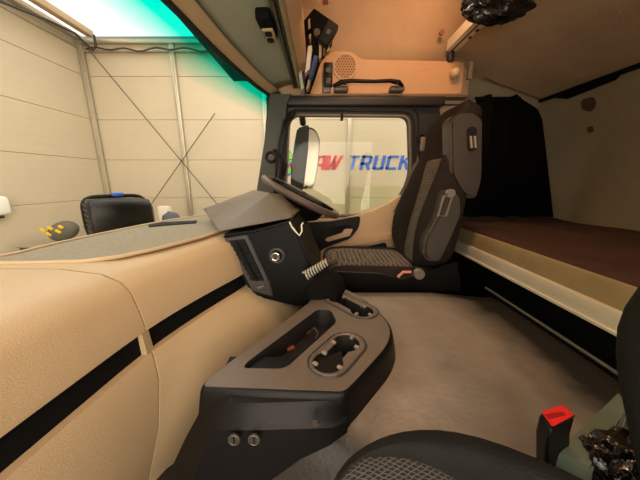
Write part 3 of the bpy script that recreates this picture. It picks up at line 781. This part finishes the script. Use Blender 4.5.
bm.faces.new((back, bl, bt, back2))
o = obj('hood_shell', bm, M_hood, t, 30); bevmod(o, .011, 3)
rebase(t, (-.25, 1.0, .57))

# steering column and wheel
t = thing('steering_wheel', 'dark steering wheel seen edge-on before the driver seat', 'steering wheel')
n_ = Vector((.46, .0, .88)).normalized(); c = Vector((-.088, 1.24, .662))
rim = obj('rim', ring(c, .190, .016, n_, 48, 10), mat('grey_brown_wheel_rim', rgb(88, 74, 64), .4, bump=.15, bscale=300), t)
u_ = Vector((0, 1, 0)).cross(n_).normalized(); v_ = n_.cross(u_).normalized()
hubc = c - n_ * .022
secs = []
for rr_, dd in ((.10, .035), (.135, .005), (.12, -.04), (.07, -.08)):
    secs.append([hubc + n_ * dd + (u_ * math.cos(2 * PI * k / 20) + v_ * math.sin(2 * PI * k / 20)) * rr_ for k in range(20)])
obj('hub', loft(secs), M_blackm, t)
for an in (PI * .12, PI * .88, PI * 1.5, PI * .5):
    d = u_ * math.cos(an) + v_ * math.sin(an)
    obj('spoke', tube([hubc + d * .05 + n_ * .01, hubc + d * .12 + n_ * .022, c + d * .188], [.024, .020, .013], 8), M_blackm, t)
rebase(t, c)
t = thing('steering_column', 'black steering column shroud under the wheel', 'column')
obj('shroud', tube([c - n_ * .06, c - n_ * .13 + Vector((-.02, 0, 0)), c - n_ * .24 + Vector((-.07, 0, .02))], [.055, .075, .08], 12), M_blackm, t)
obj('stalk', tube([c - n_ * .08 + Vector((.0, -.04, 0)), c - n_ * .05 + Vector((.05, -.10, .0)), c - n_ * .035 + Vector((.09, -.14, .005))], [.008, .007, .010], 8), M_black, t)
rebase(t, c - n_ * .25)
# white cable on the module edge
pts = [at(289.5, 222, Y=.79), at(292, 227, Y=.785), at(296, 232, Y=.785), at(299.5, 235.5, Y=.785), at(302, 231, Y=.785), at(301.5, 225, Y=.79), at(303, 223, Y=.80)]
tag(obj('white_cable', tube(pts, .0028, 6), M_white), 'thin white cable hanging in a loop beside the instrument hood', 'cable')
# coiled hose
hx = []
p0 = at(305, 276, Y=.74); p1 = at(327, 262, Y=.76)
for k in range(97):
    q = k / 96; a = q * 2 * PI * 9; ax = (p1 - p0).normalized(); e1 = ax.cross(Vector((0, 1, 0))).normalized(); e2 = Vector((0, 1, 0))
    hx.append(p0.lerp(p1, q) + (e1 * math.cos(a) + e2 * math.sin(a)) * (.013 - .003 * q))
tag(obj('coiled_hose', tube(hx, .0028, 6), mat('grey_hose', rgb(170, 165, 152), .4)), 'grey coiled air hose by the front edge of the driver seat', 'hose')

# ------------------------------------------------------------------ engine tunnel
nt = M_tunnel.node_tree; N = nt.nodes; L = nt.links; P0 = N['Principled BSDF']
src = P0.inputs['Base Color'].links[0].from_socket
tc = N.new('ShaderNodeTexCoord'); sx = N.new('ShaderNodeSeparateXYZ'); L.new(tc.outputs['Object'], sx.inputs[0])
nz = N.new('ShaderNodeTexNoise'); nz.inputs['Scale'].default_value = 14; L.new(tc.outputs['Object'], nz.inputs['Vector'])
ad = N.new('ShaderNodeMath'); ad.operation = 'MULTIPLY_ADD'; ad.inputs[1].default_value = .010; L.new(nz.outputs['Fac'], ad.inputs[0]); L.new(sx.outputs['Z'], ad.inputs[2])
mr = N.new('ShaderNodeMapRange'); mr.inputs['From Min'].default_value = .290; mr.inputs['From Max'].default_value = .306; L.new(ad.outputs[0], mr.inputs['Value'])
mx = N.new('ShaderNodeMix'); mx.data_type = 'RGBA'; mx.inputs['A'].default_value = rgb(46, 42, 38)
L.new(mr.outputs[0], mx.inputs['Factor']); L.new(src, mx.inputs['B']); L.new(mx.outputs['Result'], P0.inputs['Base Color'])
def xleft(z): return interp([(0, -.36), (.10, -.335), (.2, -.29), (.30, -.235), (.36, -.198)], z)
def xbnd(z): return interp([(0, -.25), (.2, -.09), (.30, .015), (.36, .045)], z)
def tunnel():
    secs = []
    for x in (-.27, -.22, -.17, -.12, -.07, -.02, .0, .03, .09, .15, .25, .45, .66, .70):
        e = .02 if x > .65 else 0
        def ny(z): return max(.20, min(.42, .352 - .75 * (x - xbnd(z))))
        prof = [(ny(0), 0.0), (ny(.1), .10), (ny(.2), .20), (ny(.25) + .008, .25), (ny(.283) + .03, .283), (ny(.297) + .07, .297), (.50, .300), (.70, .302), (.90, .300), (.965, .292), (.985, .27), (.99, 0.0)]
        zl = 9 if x >= 0 else interp([(-.36, 0), (-.335, .10), (-.29, .2), (-.235, .30), (-.198, .36)], x) - .03
        secs.append([(x, y if x >= 0 else min(y, .46), max(0, min(z - e, zl))) for y, z in prof])
    return loft(secs)
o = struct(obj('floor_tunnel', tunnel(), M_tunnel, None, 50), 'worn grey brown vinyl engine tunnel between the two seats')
# passenger floor in front of the console
# light edging strip where tunnel meets the bunk box
struct(obj('trim_6', box((.694, -.36, .296), (.699, 1.0, .303), .001), mat('edge_strip', rgb(120, 118, 104), .5)), 'thin grey edging along the foot of the bunk')

# ------------------------------------------------------------------ centre console
t = thing('centre_console', 'dark centre console tray with two double cup holders on the engine tunnel', 'console')
ZC = .362
def z_(u, v, z=ZC): p = at(u, v, Z=z); return (p.x, p.y)
out2 = [z_(*p) for p in ((203, 386), (344, 391), (352, 384), (385, 348), (391, 334), (387, 321), (362, 297), (338, 286), (320, 287), (309, 303), (262, 338), (209, 378))]
outl = rounded([(x, y, ZC) for x, y in out2], [.01, .02, .02, .03, .03, .03, .03, .03, .02, .02, .02, .01], 4)
well = rounded([(*z_(*p), ZC) for p in ((243, 368), (285, 369), (305, 351), (337, 322), (331, 310), (318, 309), (247, 362))], .02, 4)
def lobes(c1, r1, c2, r2, neck, n=14):
    """outline of two circles joined by a waist"""
    c1 = Vector((*c1, 0)); c2 = Vector((*c2, 0)); d = (c2 - c1).normalized(); s = Vector((-d.y, d.x, 0)); L = (c2 - c1).length
    P_ = []
    a0 = math.asin(min(.95, neck / r1)); a1 = math.asin(min(.95, neck / r2))
    for k in range(n + 1):
        a = a0 + (2 * PI - 2 * a0) * k / n
        P_.append(c1 + d * r1 * math.cos(a) + s * r1 * math.sin(a))
    for k in range(n + 1):
        a = PI + a1 + (2 * PI - 2 * a1) * k / n
        P_.append(c2 + d * r2 * math.cos(a) + s * r2 * math.sin(a))
    return [(p.x, p.y, ZC) for p in P_]
h1 = lobes(z_(328, 362), .033, z_(346, 343), .032, .020)
h2 = lobes(z_(337, 298), .030, z_(362, 311), .034, .021)
top = holeplate(outl, [well, h1, h2], (0, 0, -.006))
o = obj('top_panel', top, M_taupe, t, 30)  # top panel in a paler plastic than the black flank
# rolled flank below the top
cen = Vector((sum(p[0] for p in out2) / len(out2), sum(p[1] for p in out2) / len(out2), 0))
def grow(p, d, z):
    v = Vector((p[0], p[1], 0)) - cen; v.normalize(); return (p[0] + v.x * d, p[1] + v.y * d, z)
secs = [[grow(p, dd, z) for p in outl] for dd, z in ((-.002, .3615), (.005, .359), (.009, .351), (.012, .335), (.018, .30), (.02, .285), (.022, .1), (.022, .0))]
obj('flank', loft(secs, False), M_black, t, 50)
def pot(loop, depth, taper=.9):
    c_ = sum((Vector(p) for p in loop), Vector()) / len(loop)
    bm = bmesh.new()
    a = [bm.verts.new(p) for p in loop]; b = [bm.verts.new(Vector((c_.x + (p[0] - c_.x) * taper, c_.y + (p[1] - c_.y) * taper, p[2] - depth))) for p in loop]
    for k in range(len(loop)): bm.faces.new((a[k], a[(k + 1) % len(a)], b[(k + 1) % len(a)], b[k]))
    bm.faces.new(b); return bm
M_well = mat('dusty_well_plastic', rgb(34, 31, 29), .5, var=.2, vscale=30)
obj('tray_well', pot(well, .055, .96), M_well, t, 30)
for hh, cc in ((h1, ((329, 362), (347, 343))), (h2, ((335, 297), (363, 311)))):
    cup = obj('cup_well', pot(hh, .06, .9), M_well, t, 30)
    a = Vector((*z_(*cc[0]), 0)); b = Vector((*z_(*cc[1]), 0)); d = (b - a).normalized(); s = Vector((-d.y, d.x, 0))
    for q, sd in ((a - d * .02 + s * .020, s), (a + s * -.028, -s), (a + d * .02 + s * .024, s), (b + s * -.027, -s), (b - d * .015 + s * .027, s), (b + d * .028, d)):
        ang = math.atan2(sd.y, sd.x)
        obj('grip_tab', box((q.x - .007, q.y - .004, ZC - .004), (q.x + .005, q.y + .004, ZC + .0035), .0015, 1, Matrix.Rotation(ang, 3, 'Z')), mat('pale_tab', rgb(140, 124, 106), .5), cup)
# racetrack rings around the cup holders
def race(c1, c2, r, z):
    a = Vector((*z_(*c1), z)); b = Vector((*z_(*c2), z)); d = (b - a).normalized(); s = Vector((-d.y, d.x, 0)); P_ = []
    for k in range(11): an = PI / 2 + PI * k / 10; P_.append(a + d * r * math.cos(an) + s * r * math.sin(an))
    for k in range(11): an = -PI / 2 + PI * k / 10; P_.append(b + d * r * math.cos(an) + s * r * math.sin(an))
    return P_
for c1, c2 in (((329, 362), (347, 344)), ((335, 297), (363, 311))):
    rc = race(c1, c2, .045, ZC + .0005); obj('insert_groove', tube(rc + [rc[0]], .0022, 6), M_dkgrey, t)
    rc = race(c1, c2, .040, ZC); obj('insert_ring', tube(rc + [rc[0]], .0030, 6), M_taupe, t)
c = at(291, 349, Z=.31)
obj('wrapper_scrap', box((c.x - .012, c.y - .006, .308), (c.x + .010, c.y + .006, .316), .002, 1, Matrix.Rotation(.5, 3, 'Z')), mat('scrap', rgb(150, 80, 45), .6), t)
c = at(314, 335, Z=.315)
obj('clip', tube([(c.x - .02, c.y + .01, .312), (c.x, c.y + .012, .330), (c.x + .012, c.y, .320), (c.x + .005, c.y - .015, .312)], .003, 6), M_greyp, t)
# lower front panel with sockets
fp = []
for q in (0, .15, .4, .7, .9, 1):
    row = []
    for y, z in ((.400, .352), (.384, .345), (.376, .334), (.372, .318), (.363, .308), (.358, .26), (.350, .12), (.33, .0), (.50, .0), (.50, .352)):
        xl = xleft(z) ; xr = .05
        row.append((xl + (xr - xl) * q, y + (.012 * (q - .9) * 10 if q > .9 else 0) + (.03 if q == 0 and y < .4 else 0), z + .010 * max(0, q - .4) * (1 if z > .3 else 0)))
    fp.append(row)
obj('lower_panel', loft(fp), M_black, t, 30)
for u in (234, 254):
    c = at(u, 440, Y=.348)
    k_ = obj('socket', ring(c, .0088, .0020, (0, -1, .1), 20), M_greyp, t); k_['label'] = 'chrome ringed round socket'
    obj('socket_cap', disc(c + Vector((0, .004, 0)), .009, (0, -1, .1), .004, 16), M_dkgrey, k_)
    obj('socket_slot', box((c.x - .0012, c.y - .003, c.z - .006), (c.x + .0012, c.y + .001, c.z + .006)), M_dark, k_)
c = at(315.5, 423, Y=.352)
obj('screw', disc(c, .006, (0, -1, 0), .004, 10), M_greyp, t)
rebase(t, (-.05, .6, .30))

# ------------------------------------------------------------------ seats
def seat_back(name_root, spine, ysgn_c, m_bol, m_ins, root, side_plastic=True):
    """spine: list of (xfront, z, halfwidth, thickness, bolster depth, insert halfwidth)"""
    secs = []; ins = []
    for i, (x, z, hw, th, bd, ih) in enumerate(spine):
        j0 = spine[max(0, i - 1)]; j1 = spine[min(len(spine) - 1, i + 1)]
        tx, tz = j1[0] - j0[0], j1[1] - j0[1]; l = math.hypot(tx, tz); nx, nz = -tz / l, tx / l   # towards the sitter (-X)
        loop = []
        prof = [(-1, -.45), (-1.0, .1), (-.94, .75), (-.82, 1.0), (-ih / hw - .06, .75), (-ih / hw, .02), (-ih / hw * .5, -.04), (0, -.05), (ih / hw * .5, -.04), (ih / hw, .02), (ih / hw + .06, .75), (.82, 1.0), (.94, .75), (1.0, .1), (1, -.45)]
        for yy, d in prof:
            dep = d * bd if d > 0 else d * .05
            if d <= -.4: dep = -th * .6
            loop.append((x + nx * dep, ysgn_c + yy * hw, z + nz * dep))
        loop += [(x - nx * th, ysgn_c + .8 * hw, z - nz * th), (x - nx * th, ysgn_c, z - nz * th), (x - nx * th, ysgn_c - .8 * hw, z - nz * th)]
        secs.append(loop)
        ins.append([(x + nx * (.012 - .008 * abs(q)), ysgn_c + q * ih * 1.02, z + nz * (.012 - .008 * abs(q))) for q in (-1, -.6, 0, .6, 1)])
    o = obj('backrest', loft(secs), m_bol, root, 80); subsurf(o, 2)
    o2 = link('backrest_insert', tomesh(sheet(ins[:5])), m_ins, root, 80); solid(o2, .012, -1 if False else 0); subsurf(o2, 1)
    return o, o2

def cushion(x0, x1, yc, hw, z0, z1, m_bol, m_ins, root, bol=.022, shape=None, itab=((0, .60), (1, .60)), btab=((0, 1), (1, 1))):
    DZ = [(0, -.05), (.03, -.018), (.10, 0), (.3, .004), (.6, -.002), (.9, -.004), (.98, -.01), (1, -.05)]
    def top(q):
        iw = interp(itab, q); b = bol * interp(btab, q)
        return [(-.97, z1 - .012), (-.5 - .42 * iw, z1 + b), (-.25 - .72 * iw, z1 + b * .6), (-iw, z1), (0, z1 - .004), (iw, z1), (.25 + .72 * iw, z1 + b * .6), (.5 + .42 * iw, z1 + b), (.97, z1 - .012)]
    secs = []
    for q, dz in DZ:
        x = x0 + (x1 - x0) * q; h = hw * (interp(shape, q) if shape else 1)
        prof = [(-1, z0), (-1, (z0 + z1) / 2)] + top(q) + [(1, (z0 + z1) / 2), (1, z0)]
        secs.append([(x, yc + y * h, max(z0, z + (dz if z > z0 + .01 else 0))) for y, z in prof])
    o = obj('seat_cushion', loft(secs), m_bol, root, 80); subsurf(o, 2)
    rows = []
    for q in (.02, .06, .12, .2, .3, .4, .5, .6, .7, .8, .95):
        x = x0 + (x1 - x0) * q; h = hw * (interp(shape, q) if shape else 1); dz = interp(DZ, q); iw = interp(itab, q)
        rows.append([(x, yc + y * iw * h, z1 + .004 + dz + (.004 if abs(y) < .9 else 0)) for y in (-1.02, -.9, -.5, 0, .5, .9, 1.02)])
    o2 = link('cushion_insert', tomesh(sheet(rows)), m_ins, root, 80); solid(o2, .01, -1); subsurf(o2, 1)
    return o

ds_ = thing('driver_seat', 'dark driver seat with grey woven centre facing the steering wheel', 'seat')
cushion(.015, .47, 1.275, .245, .22, .350, M_velour, M_weave1, ds_, .010)
sp_ = [(.475, .31, .225, .13, .05, .10), (.498, .50, .235, .13, .09, .112), (.526, .62, .218, .12, .080, .108), (.550, .74, .185, .12, .055, .102), (.562, .84, .165, .11, .03, .10), (.578, .92, .150, .11, .018, .09), (.592, .99, .143, .11, .010, .095), (.610, 1.05, .135, .10, .004, .08), (.630, 1.085, .12, .09, .0, .06)]
seat_back('d', sp_, 1.29, M_velour, M_weave1, ds_)
# grey plastic shells on the near side
ps = rounded([at(u, v, Y=1.10) for u, v in ((450, 120), (457, 113), (478, 112), (484, 118), (483, 180), (477, 200), (463, 196), (451, 175))], .03, 4)
hsd = obj('headrest_shell', prism(ps, (0, .08, 0), .012), M_greyp, ds_); hsd['label'] = 'grey plastic headrest shell'
sl = rounded([at(u, v, Y=1.095) for u, v in ((467, 127), (477, 126), (478, 150), (468, 152))], .02, 4)
obj('belt_slot', prism(sl, (0, .01, 0), .002), M_dark, hsd)
for du in (0, 4): obj('slot_bar', tube([at(470.5 + du, 136, Y=1.092), at(471.5 + du, 148, Y=1.092)], .006, 6), mat('slot_copper', rgb(130, 108, 84), .4, .3), hsd)
ps = rounded([at(u, v, Y=1.03) for u, v in ((446, 192), (452, 190), (461, 197), (462, 215), (452, 238), (441, 262), (428, 262), (423, 254), (425, 240), (437, 218))], .02, 4)
lsd = obj('side_shell', prism(ps, (0, .075, 0), .012), M_greyp, ds_)
gr_ = [at(u, v, Y=1.02) for u, v in ((444, 196), (452, 197), (446, 216), (438, 216))]
obj('belt_guide', tube(gr_ + [gr_[0], gr_[1]], .005, 6), mat('guide_grey', rgb(126, 116, 104), .35), lsd)
obj('guide_knob', disc(at(449, 193, Y=1.025), .016, (0, -1, 0), .02, 12), MATS['guide_grey'], lsd)
obj('seat_base', box((.02, 1.04, 0), (.52, 1.50, .24), .02, 2), M_blackm, ds_)
obj('side_skirt', prism([at(u, v, Y=1.025) for u, v in ((326, 276), (335, 272), (380, 274), (402, 280), (440, 268), (458, 262), (462, 292), (330, 292))], (0, .02, 0), .004), M_black, ds_)
obj('recliner_knob', disc(at(418, 273, Y=1.02), .022, (0, -1, 0), .02, 12), MATS['guide_grey'], ds_)
lv = obj('lever', tube([at(398, 277, Y=1.01), at(403, 272, Y=1.01), at(411, 272, Y=1.01)], .006, 6), mat('pink_lever', rgb(220, 128, 112), .4), ds_); lv['label'] = 'pink plastic lever'
obj('grip_handle', tube([at(326, 268, Y=1.03), at(331, 264, Y=1.02), at(337, 261, Y=1.03)], .010, 8), M_greyp, ds_)
rebase(ds_, (.27, 1.27, 0))
# seat belt on the pillar
t = thing('seat_belt', 'driver seat belt running down the pillar beside the door window', 'seat belt')
P_ = [at(421, 146, Y=1.60), at(419, 157, Y=1.595), at(408, 178, Y=1.58), at(402, 198, Y=1.56), at(395, 212, Y=1.55)]
rows = [[p + Vector((-.012, 0, -.004)), p + Vector((.012, 0, .004))] for p in P_]
solid(link('webbing', tomesh(sheet(rows)), mat('grey_webbing', rgb(96, 90, 82), .7), t), .004)
obj('guide_loop', ring(at(421, 139, Y=1.59), .022, .006, (0, -1, 0)), M_black, t)
obj('upper_anchor', box(tuple(at(423, 146, Y=1.585) - Vector((.018, .01, .03))), tuple(at(423, 137, Y=1.585) + Vector((.014, .01, .0))), .005), MATS['guide_grey'], t)
obj('buckle_tongue', prism([at(u, v, Y=1.56) for u, v in ((404, 192), (411, 186), (413, 189), (406, 198))], (0, .01, 0), .002), M_greyp, t)
rebase(t, P_[-1])

M_velour2 = mat('charcoal_velour', rgb(33, 33, 31), .95, spec=.2, bump=.3, bscale=400, var=.15, vscale=20)
ps_ = thing('passenger_seat', 'dark near passenger seat with woven zigzag centre at the bottom of the view', 'seat')
cushion(.005, .36, .0, .322, .30, .408, M_velour2, M_weave2, ps_, .030, [(0, .76), (.1, .85), (.3, .95), (.5, 1), (.7, .93), (.85, .80), (1, .64)], ((0, .90), (.2, .86), (.4, .76), (.6, .62), (1, .5)), ((0, .1), (.2, .35), (.5, 1), (1, .8)))
sp2 = [(.395, .34, .22, .10, .05, .13), (.398, .46, .262, .11, .06, .14), (.392, .56, .318, .12, .060, .13), (.425, .66, .30, .12, .06, .12), (.45, .84, .21, .11, .03, .11), (.53, .98, .16, .11, .02, .10), (.56, 1.08, .13, .09, .0, .08)]
seat_back('p', sp2, -.01, M_velour2, M_weave2, ps_)
obj('seat_base', box((.05, -.22, 0), (.38, .17, .31), .02, 2), M_blackm, ps_)
rebase(ps_, (.2, 0, 0))
t = thing('belt_buckle', 'black belt buckle with a red release button beside the passenger cushion', 'buckle')
q4 = [at(541, 413, Z=.425), at(561, 406, Z=.425), at(574, 416, Z=.425), at(552, 428, Z=.425)]
cc = sum(q4, Vector()) / 4
rb = obj('release_button', prism(q4, (0, 0, .004), .0015), M_red, t); rb['label'] = 'red release button'
big = [cc + (p - cc) * 1.12 for p in q4]
obj('red_slot', prism([at(u, v, Z=.4295) for u, v in ((545, 415), (562, 412), (566, 415), (549, 419))], (0, 0, .0006)), mat('dark_red', rgb(150, 25, 22), .4), rb)
secs = [[p + Vector((0, 0, -.001)) for p in big], [p + Vector((.0, 0, -.03)) for p in big], [p + Vector((.012, .0, -.09)) for p in big], [p + Vector((.02, -.0, -.13)) for p in big]]
o = obj('housing', loft(secs), M_black, t); bevmod(o, .004)
obj('edge_strip', tube([at(551.5, 427, Z=.424), at(574, 415.5, Z=.424)], .0013, 6), M_chrome, t)
rebase(t, cc - Vector((0, 0, .13)))
# grey green trim board between the seat and the bunk
st = [at(u, v, Z=.375) for u, v in ((619, 391), (630, 409), (592, 470), (556, 452))]
tag(obj('seat_side_trim', prism(st, (0, 0, -.06), .003), M_strip), 'grey green flat trim board beside the passenger backrest', 'trim')

def crumple(name, c, r, n, m, seed, sub=4, amp=.35):
    rnd = random.Random(seed); bm = bmesh.new(); bmesh.ops.create_icosphere(bm, subdivisions=sub, radius=1)
    dirs = [(Vector((rnd.uniform(-1, 1), rnd.uniform(-1, 1), rnd.uniform(-1, 1))).normalized(), rnd.uniform(2, 9), rnd.uniform(0, 6)) for _ in range(n)]
    for v in bm.verts:
        d = 1 + amp * sum(abs(math.sin(v.co.dot(a) * f_ + ph)) - .6 for a, f_, ph in dirs) / n * 2.2
        v.co = Vector((c[0] + r[0] * v.co.x * d, c[1] + r[1] * v.co.y * d, c[2] + r[2] * v.co.z * d))
    return obj(name, bm, m, None, 25)
M_wrap = mat('dark_clear_plastic_film', rgb(20, 17, 15), .2, coat=.4, bump=.6, bscale=60)
bp_ = at(606, 458, Z=.37)
tag(crumple('plastic_bag', (bp_.x + .03, bp_.y - .005, .362), (.058, .038, .042), 7, M_wrap, 3), 'crumpled dark plastic bag beside the passenger seat at the lower right', 'bag')

# ------------------------------------------------------------------ lower bunk
t = thing('lower_bunk', 'lower bunk with dark brown mattress and white front rail along the rear wall', 'bunk')
rows = []
rnd = random.Random(5)
nx_, ny_ = 14, 40
for i in range(nx_ + 1):
    row = []
    for j in range(ny_ + 1):
        x = .725 + (1.415 - .725) * i / nx_; y = -.375 + (1.79 + .375) * j / ny_
        z = .512 + .006 * math.sin(x * 17 + y * 5) * math.sin(y * 9) + .004 * math.sin(x * 40 + y * 13)
        if i == 0: z = .498
        row.append((x, y, z))
    rows.append(row)
solid(link('mattress', tomesh(sheet(rows)), M_matt, t, 60), .06, -1)
obj('cloth_side', box((.716, -.375, .430), (.735, 1.63, .500), .006, 2), M_cloth, t)
obj('front_rail', box((.700, -.375, .385), (.722, 1.63, .437), .004, 2), M_white, t)
obj('rail_lip', box((.692, -.375, .383), (.704, 1.63, .392), .002, 1), M_white, t)
obj('box_front', box((.76, -.375, .0), (.78, 1.63, .43)), M_blackm, t)
obj('bunk_base', box((.735, -.375, .40), (1.415, 1.79, .44)), M_blackm, t)
obj('seat_cover_shadow_pad', box((.73, 1.1, .500), (.95, 1.6, .522), .01, 2), M_matt, t) if False else None
rebase(t, (1.05, .7, 0))
tag(obj('floor_side_board', box((.70, -.375, .0), (.715, 1.0, .30), .003), M_blackm), 'black board along the foot of the lower bunk', 'board')

# ------------------------------------------------------------------ upper bunk
t = thing('upper_bunk', 'brown fabric upper bunk tilted down towards the rear wall with a white rail', 'bunk')
n0 = Vector((.735, 0, 1.420)); n1 = Vector((1.405, 0, 1.240)); dn = (n1 - n0).normalized(); up_ = Vector((-dn.z, 0, dn.x))
def bsec(y, e=0): return [Vector((p.x, y, p.z)) for p in (n0, n0.lerp(n1, .5) - up_ * .006, n1, n1 + up_ * .06, n0 + up_ * .06)]
ys_ = [-.36, .2, .8, 1.3, 1.56, 1.62, 1.66]
secs = []
for y in ys_:
    s_ = bsec(y)
    if y > 1.5:
        for k, dy in ((1, .08), (2, .12), (3, .12)): s_[k] = s_[k] + Vector((0, dy * (y - 1.5) / .16, 0))
    secs.append(s_)
o = obj('underside', loft(secs), M_bunk, t, 30)
obj('front_rail', loft([[(.693, y, 1.430), (.735, y, 1.414), (.742, y, 1.422), (.745, y, 1.48), (.695, y, 1.48)] for y in (-.36, 1.60)]), M_white, t)
obj('rail_groove', tube([(.713, -.36, 1.421), (.713, 1.60, 1.421)], .004, 6), M_brown, t)
for y in (1.37, 1.43): obj('screw', disc((.727, y, 1.416), .008, (.3, 0, -1), .006, 10), M_brown, t)
obj('end_bracket', box((.70, 1.57, 1.37), (.73, 1.60, 1.42), .006), M_brown, t)
obj('rear_gap_strip', box((1.395, -.36, 1.222), (1.418, 1.79, 1.240), .003), M_blackm, t)  # black strip stands in for the shade in the gap behind the bunk
rebase(t, (1.1, .7, 1.24))
bc = at(497, 6, Y=1.08)
b = crumple('wrapped_bundle', (bc.x, 1.08, bc.z), (.115, .05, .05), 7, M_wrap, 11)
tag(b, 'dark crumpled plastic wrapped bundle hanging from the upper bunk rail', 'bundle')

# ------------------------------------------------------------------ curtain at the far end
rows = []
for i in range(13):
    q = i / 12; z = 1.165 - .635 * q; row = []
    for j in range(37):
        s = j / 36
        xl = .84 - .02 * q; xr = interp([(0, 1.07), (.03, 1.14), (.12, 1.20), (1, 1.365)], q)
        x = xl + (xr - xl) * s
        row.append((x, 1.50 + .022 * math.sin(s * 22 + q * 1.2) + .008 * math.sin(s * 53), z + (.012 * math.sin(s * 9) if i == 0 else 0)))
    rows.append(row)
t = thing('curtain', 'black curtain gathered at the far end of the bunk behind the driver seat', 'curtain')
solid(link('cloth', tomesh(sheet(rows)), M_curtain, t, 70), .006)
obj('curtain_rail', tube([(.83, 1.50, 1.165), (1.07, 1.50, 1.165)], .008, 8), M_blackm, t)
rebase(t, (1.1, 1.64, .53))
